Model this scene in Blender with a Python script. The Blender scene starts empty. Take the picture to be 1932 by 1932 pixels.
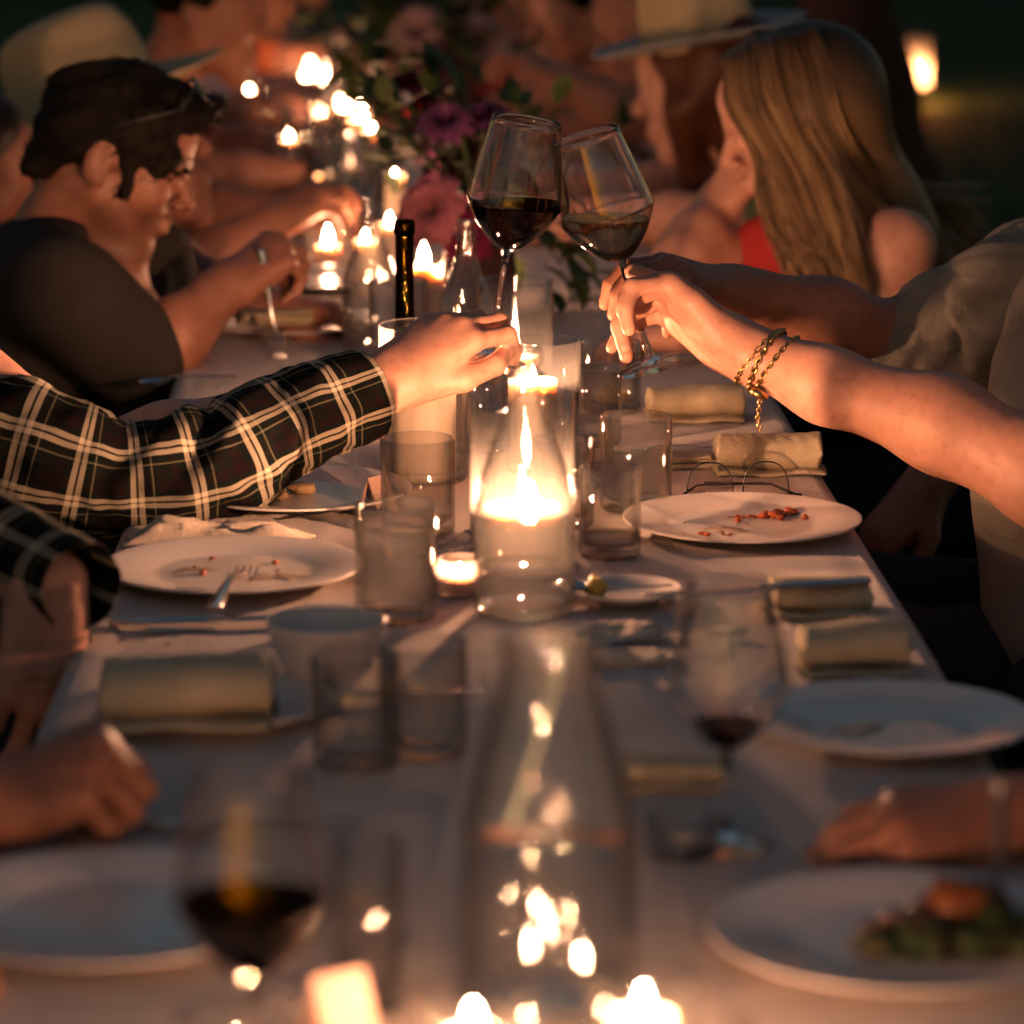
import bpy, bmesh, math, random
import numpy as np
from mathutils import Vector, Matrix, noise as mnoise
random.seed(7); RNG = np.random.default_rng(7)
SC = bpy.context.scene
COL = SC.collection
R = math.radians

# ------------------------------------------------------------------ camera
FPX = 6840.0                                   # 85 mm lens on a 24 mm square crop, in 1932 px units
PITCH = math.atan(1446 / FPX); YAW = math.atan(204 / math.hypot(FPX, 1446))
CAM = np.array([0.0, 0.0, 1.51])
cd = bpy.data.cameras.new('camera'); cam = bpy.data.objects.new('camera', cd); COL.objects.link(cam)
cam.location = CAM; cam.rotation_euler = (math.pi / 2 - PITCH, 0, -YAW)
cd.sensor_fit = 'HORIZONTAL'; cd.sensor_width = 24; cd.lens = FPX / 1932 * 24
cd.clip_start = 0.1; cd.clip_end = 500
cd.dof.use_dof = True; cd.dof.focus_distance = 3.78; cd.dof.aperture_fstop = 2.55; cd.dof.aperture_blades = 0
SC.camera = cam
# ------------------------------------------------------------------ dusk sky, faint low sun, exposure
SUN_EL, SUN_ROT = 1.0, 200.0
w = bpy.data.worlds.new('World'); SC.world = w; w.use_nodes = True
nt = w.node_tree; bg = nt.nodes['Background']
sky = nt.nodes.new('ShaderNodeTexSky'); sky.sky_type = 'NISHITA'; sky.sun_disc = False
sky.sun_elevation = R(SUN_EL); sky.sun_rotation = R(SUN_ROT); sky.ozone_density = 1.45; sky.dust_density = .7
nt.links.new(sky.outputs[0], bg.inputs[0]); bg.inputs[1].default_value = 0.17
sd = bpy.data.lights.new('sun', 'SUN'); so = bpy.data.objects.new('sun', sd); COL.objects.link(so)
sd.energy = 0.004; sd.angle = R(15); sd.color = (1, .8, .65)
so.rotation_euler = (R(90 - SUN_EL - 12), 0, R(180 - SUN_ROT))
SC.view_settings.view_transform = 'Standard'; SC.view_settings.look = 'None'
SC.view_settings.exposure = 0.0; SC.view_settings.gamma = 1.0
SC.view_settings.use_curve_mapping = False
SC.render.engine = 'CYCLES'
cy = SC.cycles
cy.use_denoising = True
cy.max_bounces = 7; cy.diffuse_bounces = 2; cy.glossy_bounces = 3; cy.transmission_bounces = 7
cy.use_adaptive_sampling = True; cy.adaptive_threshold = 0.08; cy.adaptive_min_samples = 24
cy.transparent_max_bounces = 28; cy.sample_clamp_indirect = 3.0; cy.sample_clamp_direct = 0
cy.caustics_reflective = False; cy.caustics_refractive = False; cy.blur_glossy = 0.5
FLAME_L = 900.0

# ------------------------------------------------------------------ picture ray -> place
_f = np.array([math.sin(YAW) * math.cos(PITCH), math.cos(YAW) * math.cos(PITCH), -math.sin(PITCH)])
_r = np.array([math.cos(YAW), -math.sin(YAW), 0.0]); _u = np.cross(_r, _f)
TZ = 0.75
def P(x, y, Y):
    d = _f * FPX + _r * (x - 966) + _u * (966 - y); return CAM + d * Y / d[1]
def T(x, y, z=TZ):
    d = _f * FPX + _r * (x - 966) + _u * (966 - y); return CAM + d * (z - CAM[2]) / d[2]
def V(*a): return np.array(a, float)
def nrm(v): v = np.array(v, float); return v / np.linalg.norm(v)

# ------------------------------------------------------------------ objects
def tag(o, label=None, cat=None, group=None, kind=None):
    if label: o['label'] = label
    if cat: o['category'] = cat
    if group: o['group'] = group
    if kind: o['kind'] = kind
    return o
def empty(name, loc, label, cat, group=None):
    o = bpy.data.objects.new(name, None); COL.objects.link(o); o.location = loc; o.empty_display_size = .05
    o['_w'] = [float(c) for c in loc]
    return tag(o, label, cat, group)
def meshdata(name, v, f, mat, smooth=True, uv=None):
    me = bpy.data.meshes.new(name)
    v = np.asarray(v, float)
    if isinstance(f, np.ndarray):
        n = len(f); k = f.shape[1]
        me.vertices.add(len(v)); me.vertices.foreach_set('co', v.astype(np.float32).ravel())
        me.loops.add(n * k); me.loops.foreach_set('vertex_index', f.astype(np.int32).ravel())
        me.polygons.add(n); me.polygons.foreach_set('loop_start', (np.arange(n) * k).astype(np.int32))
        me.polygons.foreach_set('loop_total', np.full(n, k, np.int32))
        me.update(calc_edges=True); me.validate()
    else:
        me.from_pydata([tuple(c) for c in v], [], f)
    if smooth: me.polygons.foreach_set('use_smooth', np.ones(len(me.polygons), bool))
    if uv is not None:
        ul = me.uv_layers.new(name='UVMap'); li = np.empty(len(me.loops), np.int32); me.loops.foreach_get('vertex_index', li)
        ul.data.foreach_set('uv', np.asarray(uv, np.float32)[li].ravel())
    if mat: me.materials.append(mat)
    me.update()
    return me
def obj(name, me, parent=None, loc=(0, 0, 0), rot=(0, 0, 0)):
    o = bpy.data.objects.new(name, me); COL.objects.link(o); o.location = loc; o.rotation_euler = rot
    if parent: o.parent = parent
    return o
def wpos(o):
    p = V(0, 0, 0)
    while o is not None: p = p + np.array(o.location); o = o.parent
    return p
def wpart(name, v, f, mat, parent=None, smooth=True, uv=None):
    """a mesh given in world coordinates, hung under an unrotated thing"""
    v = np.asarray(v, float)
    off = wpos(parent) if parent else v.mean(0) * V(1, 1, 0) + V(0, 0, v[:, 2].min())
    return obj(name, meshdata(name, v - off, f, mat, smooth, uv), parent, (0, 0, 0) if parent else off)
def merge(*ms):
    vs, fs, n = [], [], 0
    for v, f in ms:
        v = np.asarray(v, float); vs.append(v); fs += [tuple(int(i) + n for i in q) for q in f]; n += len(v)
    return np.concatenate(vs), fs

# ------------------------------------------------------------------ shapes
def lathe(prof, n=48):
    prof = np.array(prof, float); m = len(prof); a = np.arange(n) * 2 * math.pi / n
    v = np.zeros((m, n, 3)); v[:, :, 0] = prof[:, :1] * np.cos(a); v[:, :, 1] = prof[:, :1] * np.sin(a); v[:, :, 2] = prof[:, 1:2]
    f = []
    for i in range(m - 1):
        for j in range(n):
            k = (j + 1) % n; f.append((i * n + j, i * n + k, (i + 1) * n + k, (i + 1) * n + j))
    v = v.reshape(-1, 3)
    f.insert(0, tuple(range(n - 1, -1, -1))); f.append(tuple((m - 1) * n + j for j in range(n)))
    return v, f
def smooth_prof(pts, n=6):
    """catmull-rom through (r, z) points"""
    p = [np.array(q, float) for q in pts]; p = [2 * p[0] - p[1]] + p + [2 * p[-1] - p[-2]]; out = []
    for i in range(1, len(p) - 2):
        for t in np.linspace(0, 1, n, endpoint=False):
            a, b, c, d = p[i - 1:i + 3]
            out.append(.5 * ((2 * b) + (c - a) * t + (2 * a - 5 * b + 4 * c - d) * t * t + (3 * b - a - 3 * c + d) * t ** 3))
    out.append(p[-2]); return np.array(out)
def tube(path, rad, n=8, cap=True, flat=None, up=None):
    path = np.array(path, float); m = len(path); rad = np.broadcast_to(np.array(rad, float), (m,))
    tan = np.gradient(path, axis=0); tan /= np.linalg.norm(tan, axis=1)[:, None] + 1e-12
    nn = np.array(up, float) if up is not None else (V(0, 0, 1) if abs(tan[0][2]) < .9 else V(1, 0, 0))
    v = np.zeros((m, n, 3)); a = np.arange(n) * 2 * math.pi / n
    for i in range(m):
        nn = nn - tan[i] * nn.dot(tan[i]); nn /= np.linalg.norm(nn); b = np.cross(tan[i], nn)
        fl = 1 if flat is None else flat
        v[i] = path[i] + rad[i] * (np.cos(a)[:, None] * nn * fl + np.sin(a)[:, None] * b)
    f = [(i * n + j, i * n + (j + 1) % n, (i + 1) * n + (j + 1) % n, (i + 1) * n + j) for i in range(m - 1) for j in range(n)]
    if cap: f += [tuple(range(n - 1, -1, -1)), tuple((m - 1) * n + j for j in range(n))]
    return v.reshape(-1, 3), f
def box(c, s):
    c = np.array(c, float); s = np.array(s, float) / 2
    v = [c + s * V(x, y, z) for x in (-1, 1) for y in (-1, 1) for z in (-1, 1)]
    return np.array(v), [(0, 1, 3, 2), (4, 6, 7, 5), (0, 4, 5, 1), (2, 3, 7, 6), (0, 2, 6, 4), (1, 5, 7, 3)]
def bevel_box(c, s, b=.01, seg=2):
    bm = bmesh.new(); bmesh.ops.create_cube(bm, size=1)
    for q in bm.verts: q.co = Vector((q.co.x * s[0] + c[0], q.co.y * s[1] + c[1], q.co.z * s[2] + c[2]))
    bmesh.ops.bevel(bm, geom=bm.edges[:], offset=b, segments=seg, affect='EDGES', profile=.5)
    bm.verts.index_update(); v = np.array([q.co[:] for q in bm.verts]); f = [tuple(x.index for x in q.verts) for q in bm.faces]; bm.free()
    return v, f
def axis_mat(z, x=None):
    z = nrm(z); x = V(1, 0, 0) if x is None else np.array(x, float); x = nrm(x - z * x.dot(z)); return np.stack([x, np.cross(z, x), z], 1)
def spline(pts, n=8):
    p = [np.array(q, float) for q in pts]; p = [2 * p[0] - p[1]] + p + [2 * p[-1] - p[-2]]; out = []
    for i in range(1, len(p) - 2):
        a, b, c, d = p[i - 1:i + 3]
        for t in np.linspace(0, 1, n, endpoint=False):
            out.append(.5 * ((2 * b) + (c - a) * t + (2 * a - 5 * b + 4 * c - d) * t * t + (3 * b - a - 3 * c + d) * t ** 3))
    out.append(p[-2]); return np.array(out)

# ------------------------------------------------------------------ rounded bodies: one smooth surface over tapered limbs
def cap(a, b, ra, rb=None, k=.02, op=1): return ('c', np.array(a, float), np.array(b, float), ra, ra if rb is None else rb, k, op)
def ell(c, r, k=.02, op=1, M=None): return ('e', np.array(c, float), np.array(r, float), np.eye(3) if M is None else M, 0, k, op)
def grow(prims, d): return [(p[0], p[1], p[2], p[3] + d, p[4] + d, p[5], p[6]) if p[0] == 'c' else ('e', p[1], p[2] + d, p[3], 0, p[5], p[6]) for p in prims]
def body_mesh(prims, h, wob=None):
    lo, hi = np.full(3, 1e9), np.full(3, -1e9); bbs = []
    for p in prims:
        if p[0] == 'c':
            r = max(p[3], p[4]); a = np.minimum(p[1], p[2]) - r; b = np.maximum(p[1], p[2]) + r
        else:
            r = np.sqrt(((p[3] * p[2]) ** 2).sum(1)); a = p[1] - r; b = p[1] + r
        bbs.append((a, b))
        if p[6] > 0: lo = np.minimum(lo, a); hi = np.maximum(hi, b)
    lo -= 4 * h; hi += 4 * h; dim = np.ceil((hi - lo) / h).astype(int) + 1
    Fd = np.full(dim, .5, np.float32); ax = [lo[i] + h * np.arange(dim[i]) for i in range(3)]
    for p, (a, b) in zip(prims, bbs):
        m = p[5] + 3 * h; i0 = np.clip(((a - m - lo) / h).astype(int), 0, dim - 1); i1 = np.clip(((b + m - lo) / h).astype(int) + 2, 0, dim)
        if (i1 <= i0).any(): continue
        g = np.stack(np.meshgrid(*[ax[i][i0[i]:i1[i]] for i in range(3)], indexing='ij'), -1).astype(np.float32)
        if p[0] == 'c':
            ab = p[2] - p[1]; q = g - p[1].astype(np.float32); t = np.clip((q @ ab.astype(np.float32)) / max(ab.dot(ab), 1e-9), 0, 1)
            d = np.linalg.norm(q - t[..., None] * ab.astype(np.float32), axis=-1) - (p[3] + (p[4] - p[3]) * t)
        else:
            q = (g - p[1].astype(np.float32)) @ p[3].astype(np.float32); k0 = np.linalg.norm(q / p[2], axis=-1); k1 = np.linalg.norm(q / p[2] ** 2, axis=-1)
            d = k0 * (k0 - 1) / np.maximum(k1, 1e-6)
        s = tuple(slice(i0[i], i1[i]) for i in range(3)); A = Fd[s]; k = max(p[5], 1e-5)
        if p[6] > 0:
            t = np.clip(.5 + .5 * (A - d) / k, 0, 1); Fd[s] = A * (1 - t) + d * t - k * t * (1 - t)
        else:
            d = -d; t = np.clip(.5 - .5 * (A - d) / k, 0, 1); Fd[s] = A * (1 - t) + d * t + k * t * (1 - t)
    if wob: Fd += wob(ax)
    ins = Fd < 0
    c8 = [ins[x:dim[0] - 1 + x, y:dim[1] - 1 + y, z:dim[2] - 1 + z] for x in (0, 1) for y in (0, 1) for z in (0, 1)]
    sm = sum(c.astype(np.int8) for c in c8); mask = (sm > 0) & (sm < 8); cells = np.argwhere(mask)
    idx = np.full(mask.shape, -1, np.int64); idx[mask] = np.arange(len(cells))
    acc = np.zeros((len(cells), 3)); cnt = np.zeros(len(cells))
    cor = [np.array((x, y, z)) for x in (0, 1) for y in (0, 1) for z in (0, 1)]
    vals = [Fd[tuple((cells + c).T)] for c in cor]
    for i in range(8):
        for j in range(i + 1, 8):
            if np.abs(cor[i] - cor[j]).sum() != 1: continue
            a, b = vals[i], vals[j]; x = (a < 0) != (b < 0); t = np.where(x, a / np.where(x, a - b, 1), 0)
            acc += np.where(x[:, None], cor[i] + t[:, None] * (cor[j] - cor[i]), 0); cnt += x
    v = lo + h * (cells + acc / cnt[:, None]); quads = []
    for axn in range(3):
        s0 = [slice(None)] * 3; s1 = [slice(None)] * 3; s0[axn] = slice(0, -1); s1[axn] = slice(1, None)
        A, B = ins[tuple(s0)], ins[tuple(s1)]; e = np.argwhere(A != B); o1, o2 = (axn + 1) % 3, (axn + 2) % 3
        e = e[(e[:, o1] > 0) & (e[:, o2] > 0) & (e[:, o1] < dim[o1] - 1) & (e[:, o2] < dim[o2] - 1)]
        d1 = np.zeros(3, int); d1[o1] = 1; d2 = np.zeros(3, int); d2[o2] = 1
        q = np.stack([idx[tuple((e - d1 - d2).T)], idx[tuple((e - d2).T)], idx[tuple(e.T)], idx[tuple((e - d1).T)]], 1)
        fl = ~A[tuple(e.T)]; q[fl] = q[fl][:, ::-1]; quads.append(q)
    return v, np.concatenate(quads)
def join_np(*ms):
    vs, fs, n = [], [], 0
    for v, f in ms: vs.append(v); fs.append(f + n); n += len(v)
    return np.concatenate(vs), np.concatenate(fs)
def wob_fn(amp, freq, seed=0):
    r = np.random.default_rng(seed); ks = r.normal(size=(5, 3)); ks = ks / np.linalg.norm(ks, axis=1)[:, None] * freq * r.uniform(.6, 1.6, (5, 1)); ph = r.uniform(0, 6.28, 5)
    def fn(ax):
        out = 0
        for k, p in zip(ks, ph):
            out = out + np.sin((ax[0] * k[0])[:, None, None] + (ax[1] * k[1])[None, :, None] + (ax[2] * k[2])[None, None, :] + p)
        return (out * amp / 2.2).astype(np.float32)
    return fn
# ------------------------------------------------------------------ materials (all procedural)
class NT:
    def __init__(s, name):
        s.m = bpy.data.materials.new(name); s.m.use_nodes = True; s.t = s.m.node_tree; s.t.nodes.clear()
        s.out = s.n('ShaderNodeOutputMaterial')
    def n(s, kind, **kw):
        q = s.t.nodes.new(kind)
        for k, v in kw.items(): setattr(q, k, v)
        return q
    def l(s, a, b): s.t.links.new(a, b)
    def math(s, op, a, b=None):
        q = s.n('ShaderNodeMath', operation=op)
        for i, x in enumerate((a, b)):
            if x is None: continue
            if isinstance(x, (int, float)): q.inputs[i].default_value = x
            else: s.l(x, q.inputs[i])
        return q.outputs[0]
def c4(c): return (c[0], c[1], c[2], 1)
def mat(name, col, rough=.6, metal=0, spec=.5, var=.12, vs=8., bump=0., bs=60., sss=0., sssr=(.02, .008, .004), sheen=0., aniso=0, coat=0, trans=0):
    N = NT(name); b = N.n('ShaderNodeBsdfPrincipled'); N.l(b.outputs[0], N.out.inputs[0])
    b.inputs['Roughness'].default_value = rough; b.inputs['Metallic'].default_value = metal; b.inputs['Specular IOR Level'].default_value = spec
    tc = N.n('ShaderNodeTexCoord')
    if var:
        nz = N.n('ShaderNodeTexNoise'); nz.inputs['Scale'].default_value = vs; nz.inputs['Detail'].default_value = 4; N.l(tc.outputs['Object'], nz.inputs['Vector'])
        rp = N.n('ShaderNodeValToRGB'); rp.color_ramp.elements[0].position = .3; rp.color_ramp.elements[1].position = .7
        rp.color_ramp.elements[0].color = c4([x * (1 - var) for x in col]); rp.color_ramp.elements[1].color = c4([min(1, x * (1 + var)) for x in col])
        N.l(nz.outputs[0], rp.inputs[0]); N.l(rp.outputs[0], b.inputs['Base Color'])
    else: b.inputs['Base Color'].default_value = c4(col)
    if bump:
        n2 = N.n('ShaderNodeTexNoise'); n2.inputs['Scale'].default_value = bs; n2.inputs['Detail'].default_value = 3; N.l(tc.outputs['Object'], n2.inputs['Vector'])
        bp = N.n('ShaderNodeBump'); bp.inputs['Strength'].default_value = bump; bp.inputs['Distance'].default_value = .004; N.l(n2.outputs[0], bp.inputs['Height']); N.l(bp.outputs[0], b.inputs['Normal'])
    if sss: b.inputs['Subsurface Weight'].default_value = sss; b.inputs['Subsurface Radius'].default_value = sssr; b.inputs['Subsurface Scale'].default_value = 1
    if sheen: b.inputs['Sheen Weight'].default_value = sheen; b.inputs['Sheen Roughness'].default_value = .5
    if coat: b.inputs['Coat Weight'].default_value = coat
    return N.m
def thin_glass(name, tint=(1, 1, 1), smudge=0.0, rough=0.0, f0=.05, edge=.6, streak=False):
    """clear thin-walled glass: light passes straight through each wall, the rest is mirrored"""
    N = NT(name); tr = N.n('ShaderNodeBsdfTransparent'); tr.inputs[0].default_value = c4(tint)
    gl = N.n('ShaderNodeBsdfGlossy'); gl.inputs['Roughness'].default_value = rough
    lw = N.n('ShaderNodeLayerWeight'); lw.inputs[0].default_value = .5
    fr = N.math('ADD', N.math('MULTIPLY', N.math('POWER', lw.outputs['Facing'], 3.2), 1 - f0), f0)
    tm = N.n('ShaderNodeMix', data_type='RGBA'); N.l(N.math('POWER', lw.outputs['Facing'], 2.5), tm.inputs['Factor']); tm.inputs['A'].default_value = c4(tint); tm.inputs['B'].default_value = c4([x * edge for x in tint]); N.l(tm.outputs['Result'], tr.inputs[0])   # longer way through the wall at a slant
    mx = N.n('ShaderNodeMixShader'); N.l(fr, mx.inputs[0]); N.l(tr.outputs[0], mx.inputs[1]); N.l(gl.outputs[0], mx.inputs[2]); last = mx.outputs[0]
    if smudge:
        tl = N.n('ShaderNodeBsdfTranslucent'); tl.inputs[0].default_value = (.9, .85, .8, 1)
        if not streak:
            m2 = N.n('ShaderNodeMixShader'); m2.inputs[0].default_value = smudge * .8; N.l(last, m2.inputs[1]); N.l(tl.outputs[0], m2.inputs[2]); N.l(m2.outputs[0], N.out.inputs[0]); return N.m
        tc = N.n('ShaderNodeTexCoord'); mp = N.n('ShaderNodeMapping'); mp.inputs['Scale'].default_value = (70, 70, 9); N.l(tc.outputs['Object'], mp.inputs[0])
        nz = N.n('ShaderNodeTexNoise'); nz.inputs['Scale'].default_value = 1; nz.inputs['Detail'].default_value = 2; N.l(mp.outputs[0], nz.inputs['Vector'])
        m2 = N.n('ShaderNodeMixShader'); N.l(N.math('MULTIPLY', N.math('POWER', nz.outputs[0], 2.0), smudge * 3), m2.inputs[0]); N.l(last, m2.inputs[1]); N.l(tl.outputs[0], m2.inputs[2]); last = m2.outputs[0]
    N.l(last, N.out.inputs[0]); return N.m
def solid_glass(name, col=(1, 1, 1), ior=1.45, rough=0.0):
    N = NT(name); g = N.n('ShaderNodeBsdfGlass'); g.inputs['Color'].default_value = c4(col); g.inputs['IOR'].default_value = ior; g.inputs['Roughness'].default_value = rough
    N.l(g.outputs[0], N.out.inputs[0]); return N.m
def half_glass(name, tint, ior, k, f0=.05, smudge=0.0):
    """clear wall or liquid: part of the light bends, the rest passes straight on"""
    m = thin_glass(name, tint, smudge, 0, f0, .66); t = m.node_tree; out = [n for n in t.nodes if n.type == 'OUTPUT_MATERIAL'][0]; src = out.inputs[0].links[0].from_socket
    g = t.nodes.new('ShaderNodeBsdfGlass'); g.inputs['IOR'].default_value = ior; g.inputs['Roughness'].default_value = 0; mx = t.nodes.new('ShaderNodeMixShader'); mx.inputs[0].default_value = k
    t.links.new(src, mx.inputs[1]); t.links.new(g.outputs[0], mx.inputs[2]); t.links.new(mx.outputs[0], out.inputs[0]); return m
def emit(name, col, k):
    N = NT(name); e = N.n('ShaderNodeEmission'); e.inputs[0].default_value = c4(col); e.inputs[1].default_value = k; N.l(e.outputs[0], N.out.inputs[0]); return N.m
def plaid_mat():
    N = NT('plaid_flannel'); uv = N.n('ShaderNodeUVMap'); sp = N.n('ShaderNodeSeparateXYZ'); N.l(uv.outputs[0], sp.inputs[0])
    stops = [(0, (.004, .005, .005)), (.14, (.012, .004, .005)), (.30, (.004, .007, .006)), (.42, (.56, .47, .35)), (.51, (.02, .016, .014)), (.55, (.56, .47, .35)), (.64, (.004, .007, .006)), (.78, (.20, .18, .11)), (.805, (.004, .007, .006)), (.92, (.008, .004, .004))]
    outs = []
    for ch, per in ((0, .054), (1, .058)):
        fr = N.math('FRACT', N.math('DIVIDE', sp.outputs[ch], per)); rp = N.n('ShaderNodeValToRGB'); cr = rp.color_ramp; cr.interpolation = 'CONSTANT'
        while len(cr.elements) < len(stops): cr.elements.new(.5)
        for e, (p, c) in zip(cr.elements, stops): e.position = p; e.color = c4(c)
        N.l(fr, rp.inputs[0]); outs.append(rp.outputs[0])
    mx = N.n('ShaderNodeMix', data_type='RGBA'); mx.inputs['Factor'].default_value = .5; N.l(outs[0], mx.inputs['A']); N.l(outs[1], mx.inputs['B'])
    b = N.n('ShaderNodeBsdfPrincipled'); b.inputs['Roughness'].default_value = .95; b.inputs['Specular IOR Level'].default_value = .1; b.inputs['Sheen Weight'].default_value = 0
    wv = N.n('ShaderNodeTexWave'); wv.inputs['Scale'].default_value = 260; wv.bands_direction = 'DIAGONAL'; N.l(uv.outputs[0], wv.inputs[0])
    m2 = N.n('ShaderNodeMix', data_type='RGBA', blend_type='MULTIPLY'); N.l(N.math('MULTIPLY', wv.outputs[1], .45), m2.inputs['Factor']); N.l(mx.outputs['Result'], m2.inputs['A']); m2.inputs['B'].default_value = (.4, .4, .4, 1)
    N.l(m2.outputs['Result'], b.inputs['Base Color']); bp = N.n('ShaderNodeBump'); bp.inputs['Strength'].default_value = .25; bp.inputs['Distance'].default_value = .002
    nz = N.n('ShaderNodeTexNoise'); nz.inputs['Scale'].default_value = 90; N.l(uv.outputs[0], nz.inputs['Vector']); N.l(nz.outputs[0], bp.inputs['Height']); N.l(bp.outputs[0], b.inputs['Normal']); N.l(b.outputs[0], N.out.inputs[0]); return N.m
def blotch_mat(name, cols, scale, rough=.8):
    N = NT(name); b = N.n('ShaderNodeBsdfPrincipled'); b.inputs['Roughness'].default_value = rough; b.inputs['Specular IOR Level'].default_value = .2
    tc = N.n('ShaderNodeTexCoord'); nz = N.n('ShaderNodeTexNoise'); nz.inputs['Scale'].default_value = scale; nz.inputs['Detail'].default_value = 3; N.l(tc.outputs['Object'], nz.inputs['Vector'])
    rp = N.n('ShaderNodeValToRGB'); cr = rp.color_ramp
    while len(cr.elements) < len(cols): cr.elements.new(.5)
    for i, (e, c) in enumerate(zip(cr.elements, cols)): e.position = .3 + .4 * i / (len(cols) - 1); e.color = c4(c)
    N.l(nz.outputs[0], rp.inputs[0]); N.l(rp.outputs[0], b.inputs['Base Color']); N.l(b.outputs[0], N.out.inputs[0]); return N.m
def hair_mat(name, c0, c1, ombre=None, rough=.45, spec=.25):
    N = NT(name); b = N.n('ShaderNodeBsdfPrincipled'); b.inputs['Roughness'].default_value = rough; b.inputs['Specular IOR Level'].default_value = spec
    tc = N.n('ShaderNodeTexCoord'); at = N.n('ShaderNodeAttribute', attribute_name='lock'); rp = N.n('ShaderNodeValToRGB'); rp.color_ramp.elements[0].color = c4(c0); rp.color_ramp.elements[1].color = c4(c1)
    N.l(at.outputs['Fac'], rp.inputs[0]); hc_ = rp.outputs[0]
    if ombre:                                              # dark roots, bleached ends
        sp = N.n('ShaderNodeSeparateXYZ'); N.l(tc.outputs['Object'], sp.inputs[0]); mr = N.n('ShaderNodeMapRange'); mr.inputs['From Min'].default_value = ombre[0]; mr.inputs['From Max'].default_value = ombre[1]; N.l(sp.outputs[2], mr.inputs['Value'])
        mx = N.n('ShaderNodeMix', data_type='RGBA', blend_type='MULTIPLY'); N.l(mr.outputs[0], mx.inputs['Factor']); N.l(hc_, mx.inputs['A']); mx.inputs['B'].default_value = (.16, .14, .13, 1); hc_ = mx.outputs['Result']
    N.l(hc_, b.inputs['Base Color']); N.l(b.outputs[0], N.out.inputs[0]); return N.m
M = {}
M['cloth'] = mat('table_linen', (.59, .48, .425), .9, spec=.15, var=.09, vs=7, bump=.4, bs=420, sheen=.1)
M['napkin'] = mat('olive_linen', (.50, .41, .28), .95, spec=.1, var=.1, vs=30, bump=.35, bs=300)
M['napkin_pale'] = mat('pale_linen', (.55, .45, .36), .95, spec=.1, var=.08, vs=20, bump=.3, bs=200)
M['china'] = mat('white_china', (.70, .61, .555), .24, spec=.35, var=.02, coat=.05)
M['steel'] = mat('steel', (.55, .54, .53), .18, metal=1, var=.08, vs=30)
M['gold'] = mat('gold_metal', (.72, .45, .18), .25, metal=1, var=.1, vs=40)
def skin_mat(name, col, sss=0, stubble=False):
    N = NT(name); b = N.n('ShaderNodeBsdfPrincipled'); N.l(b.outputs[0], N.out.inputs[0]); tc = N.n('ShaderNodeTexCoord'); prev = None
    for k, (sc, stops) in enumerate(((16, (.82, .95, 1.12)), (75, (.86, 1.0, 1.1)))):
        nz = N.n('ShaderNodeTexNoise'); nz.inputs['Scale'].default_value = sc; nz.inputs['Detail'].default_value = 5; N.l(tc.outputs['Object'], nz.inputs['Vector'])
        rp = N.n('ShaderNodeValToRGB'); cr = rp.color_ramp; cr.elements.new(.5)
        for e, p, s in zip(cr.elements, (.3, .5, .7), stops):
            e.position = p; q = [x * s for x in col] if k == 0 else [s, s ** 1.6, s ** 1.7]; e.color = c4([min(1, x) for x in q])
        N.l(nz.outputs[0], rp.inputs[0])
        if prev is None: prev = rp.outputs[0]
        else:
            mx = N.n('ShaderNodeMix', data_type='RGBA', blend_type='MULTIPLY'); mx.inputs['Factor'].default_value = 1; N.l(prev, mx.inputs['A']); N.l(rp.outputs[0], mx.inputs['B']); prev = mx.outputs['Result']
    if stubble:
        at = N.n('ShaderNodeAttribute', attribute_name='stubble'); n3 = N.n('ShaderNodeTexNoise'); n3.inputs['Scale'].default_value = 420; N.l(tc.outputs['Object'], n3.inputs['Vector'])
        mx = N.n('ShaderNodeMix', data_type='RGBA'); N.l(N.math('MULTIPLY', at.outputs['Fac'], N.math('ADD', n3.outputs[0], .25)), mx.inputs['Factor']); N.l(prev, mx.inputs['A']); mx.inputs['B'].default_value = (.07, .03, .02, 1); prev = mx.outputs['Result']
    N.l(prev, b.inputs['Base Color']); b.inputs['Roughness'].default_value = .5; b.inputs['Specular IOR Level'].default_value = .38
    vo = N.n('ShaderNodeTexVoronoi'); vo.inputs['Scale'].default_value = 520; N.l(tc.outputs['Object'], vo.inputs['Vector']); n4 = N.n('ShaderNodeTexNoise'); n4.inputs['Scale'].default_value = 60; n4.inputs['Detail'].default_value = 6; N.l(tc.outputs['Object'], n4.inputs['Vector'])
    bp = N.n('ShaderNodeBump'); bp.inputs['Strength'].default_value = .3; bp.inputs['Distance'].default_value = .002; N.l(N.math('ADD', n4.outputs[0], N.math('MULTIPLY', vo.outputs[0], .25)), bp.inputs['Height']); N.l(bp.outputs[0], b.inputs['Normal'])
    if sss: b.inputs['Subsurface Weight'].default_value = sss; b.inputs['Subsurface Radius'].default_value = (.02, .008, .004); b.inputs['Subsurface Scale'].default_value = 1
    return N.m
M['skin'] = skin_mat('skin', (.58, .285, .20)); M['skin_dark'] = skin_mat('skin_tan', (.36, .15, .09)); M['skin_stubble'] = skin_mat('skin_stubble', (.33, .14, .09), 0, True)
M['nail'] = mat('nail', (.6, .3, .22), .25, spec=.5, var=0)
M['glass'] = thin_glass('clear_glass', (.915, .905, .89), smudge=.012, f0=.06, edge=.42)
M['pinkglass'] = thin_glass('frosted_pink_glass', (1, .82, .76), smudge=.35, rough=.2, edge=.8)
M['votive'] = thin_glass('votive_glass', (.97, .97, .97), smudge=.008, f0=.05, edge=.6)
M['hurr_clear'] = thin_glass('clear_candle_glass', (.98, .98, .98), smudge=.016, f0=.05, edge=.6)
M['hurr'] = thin_glass('smudged_candle_glass', (.98, .98, .98), smudge=.06, edge=.75, streak=True)
M['wineglass'] = half_glass('crystal', (1, 1, 1), 1.45, .93, .04)
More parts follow.
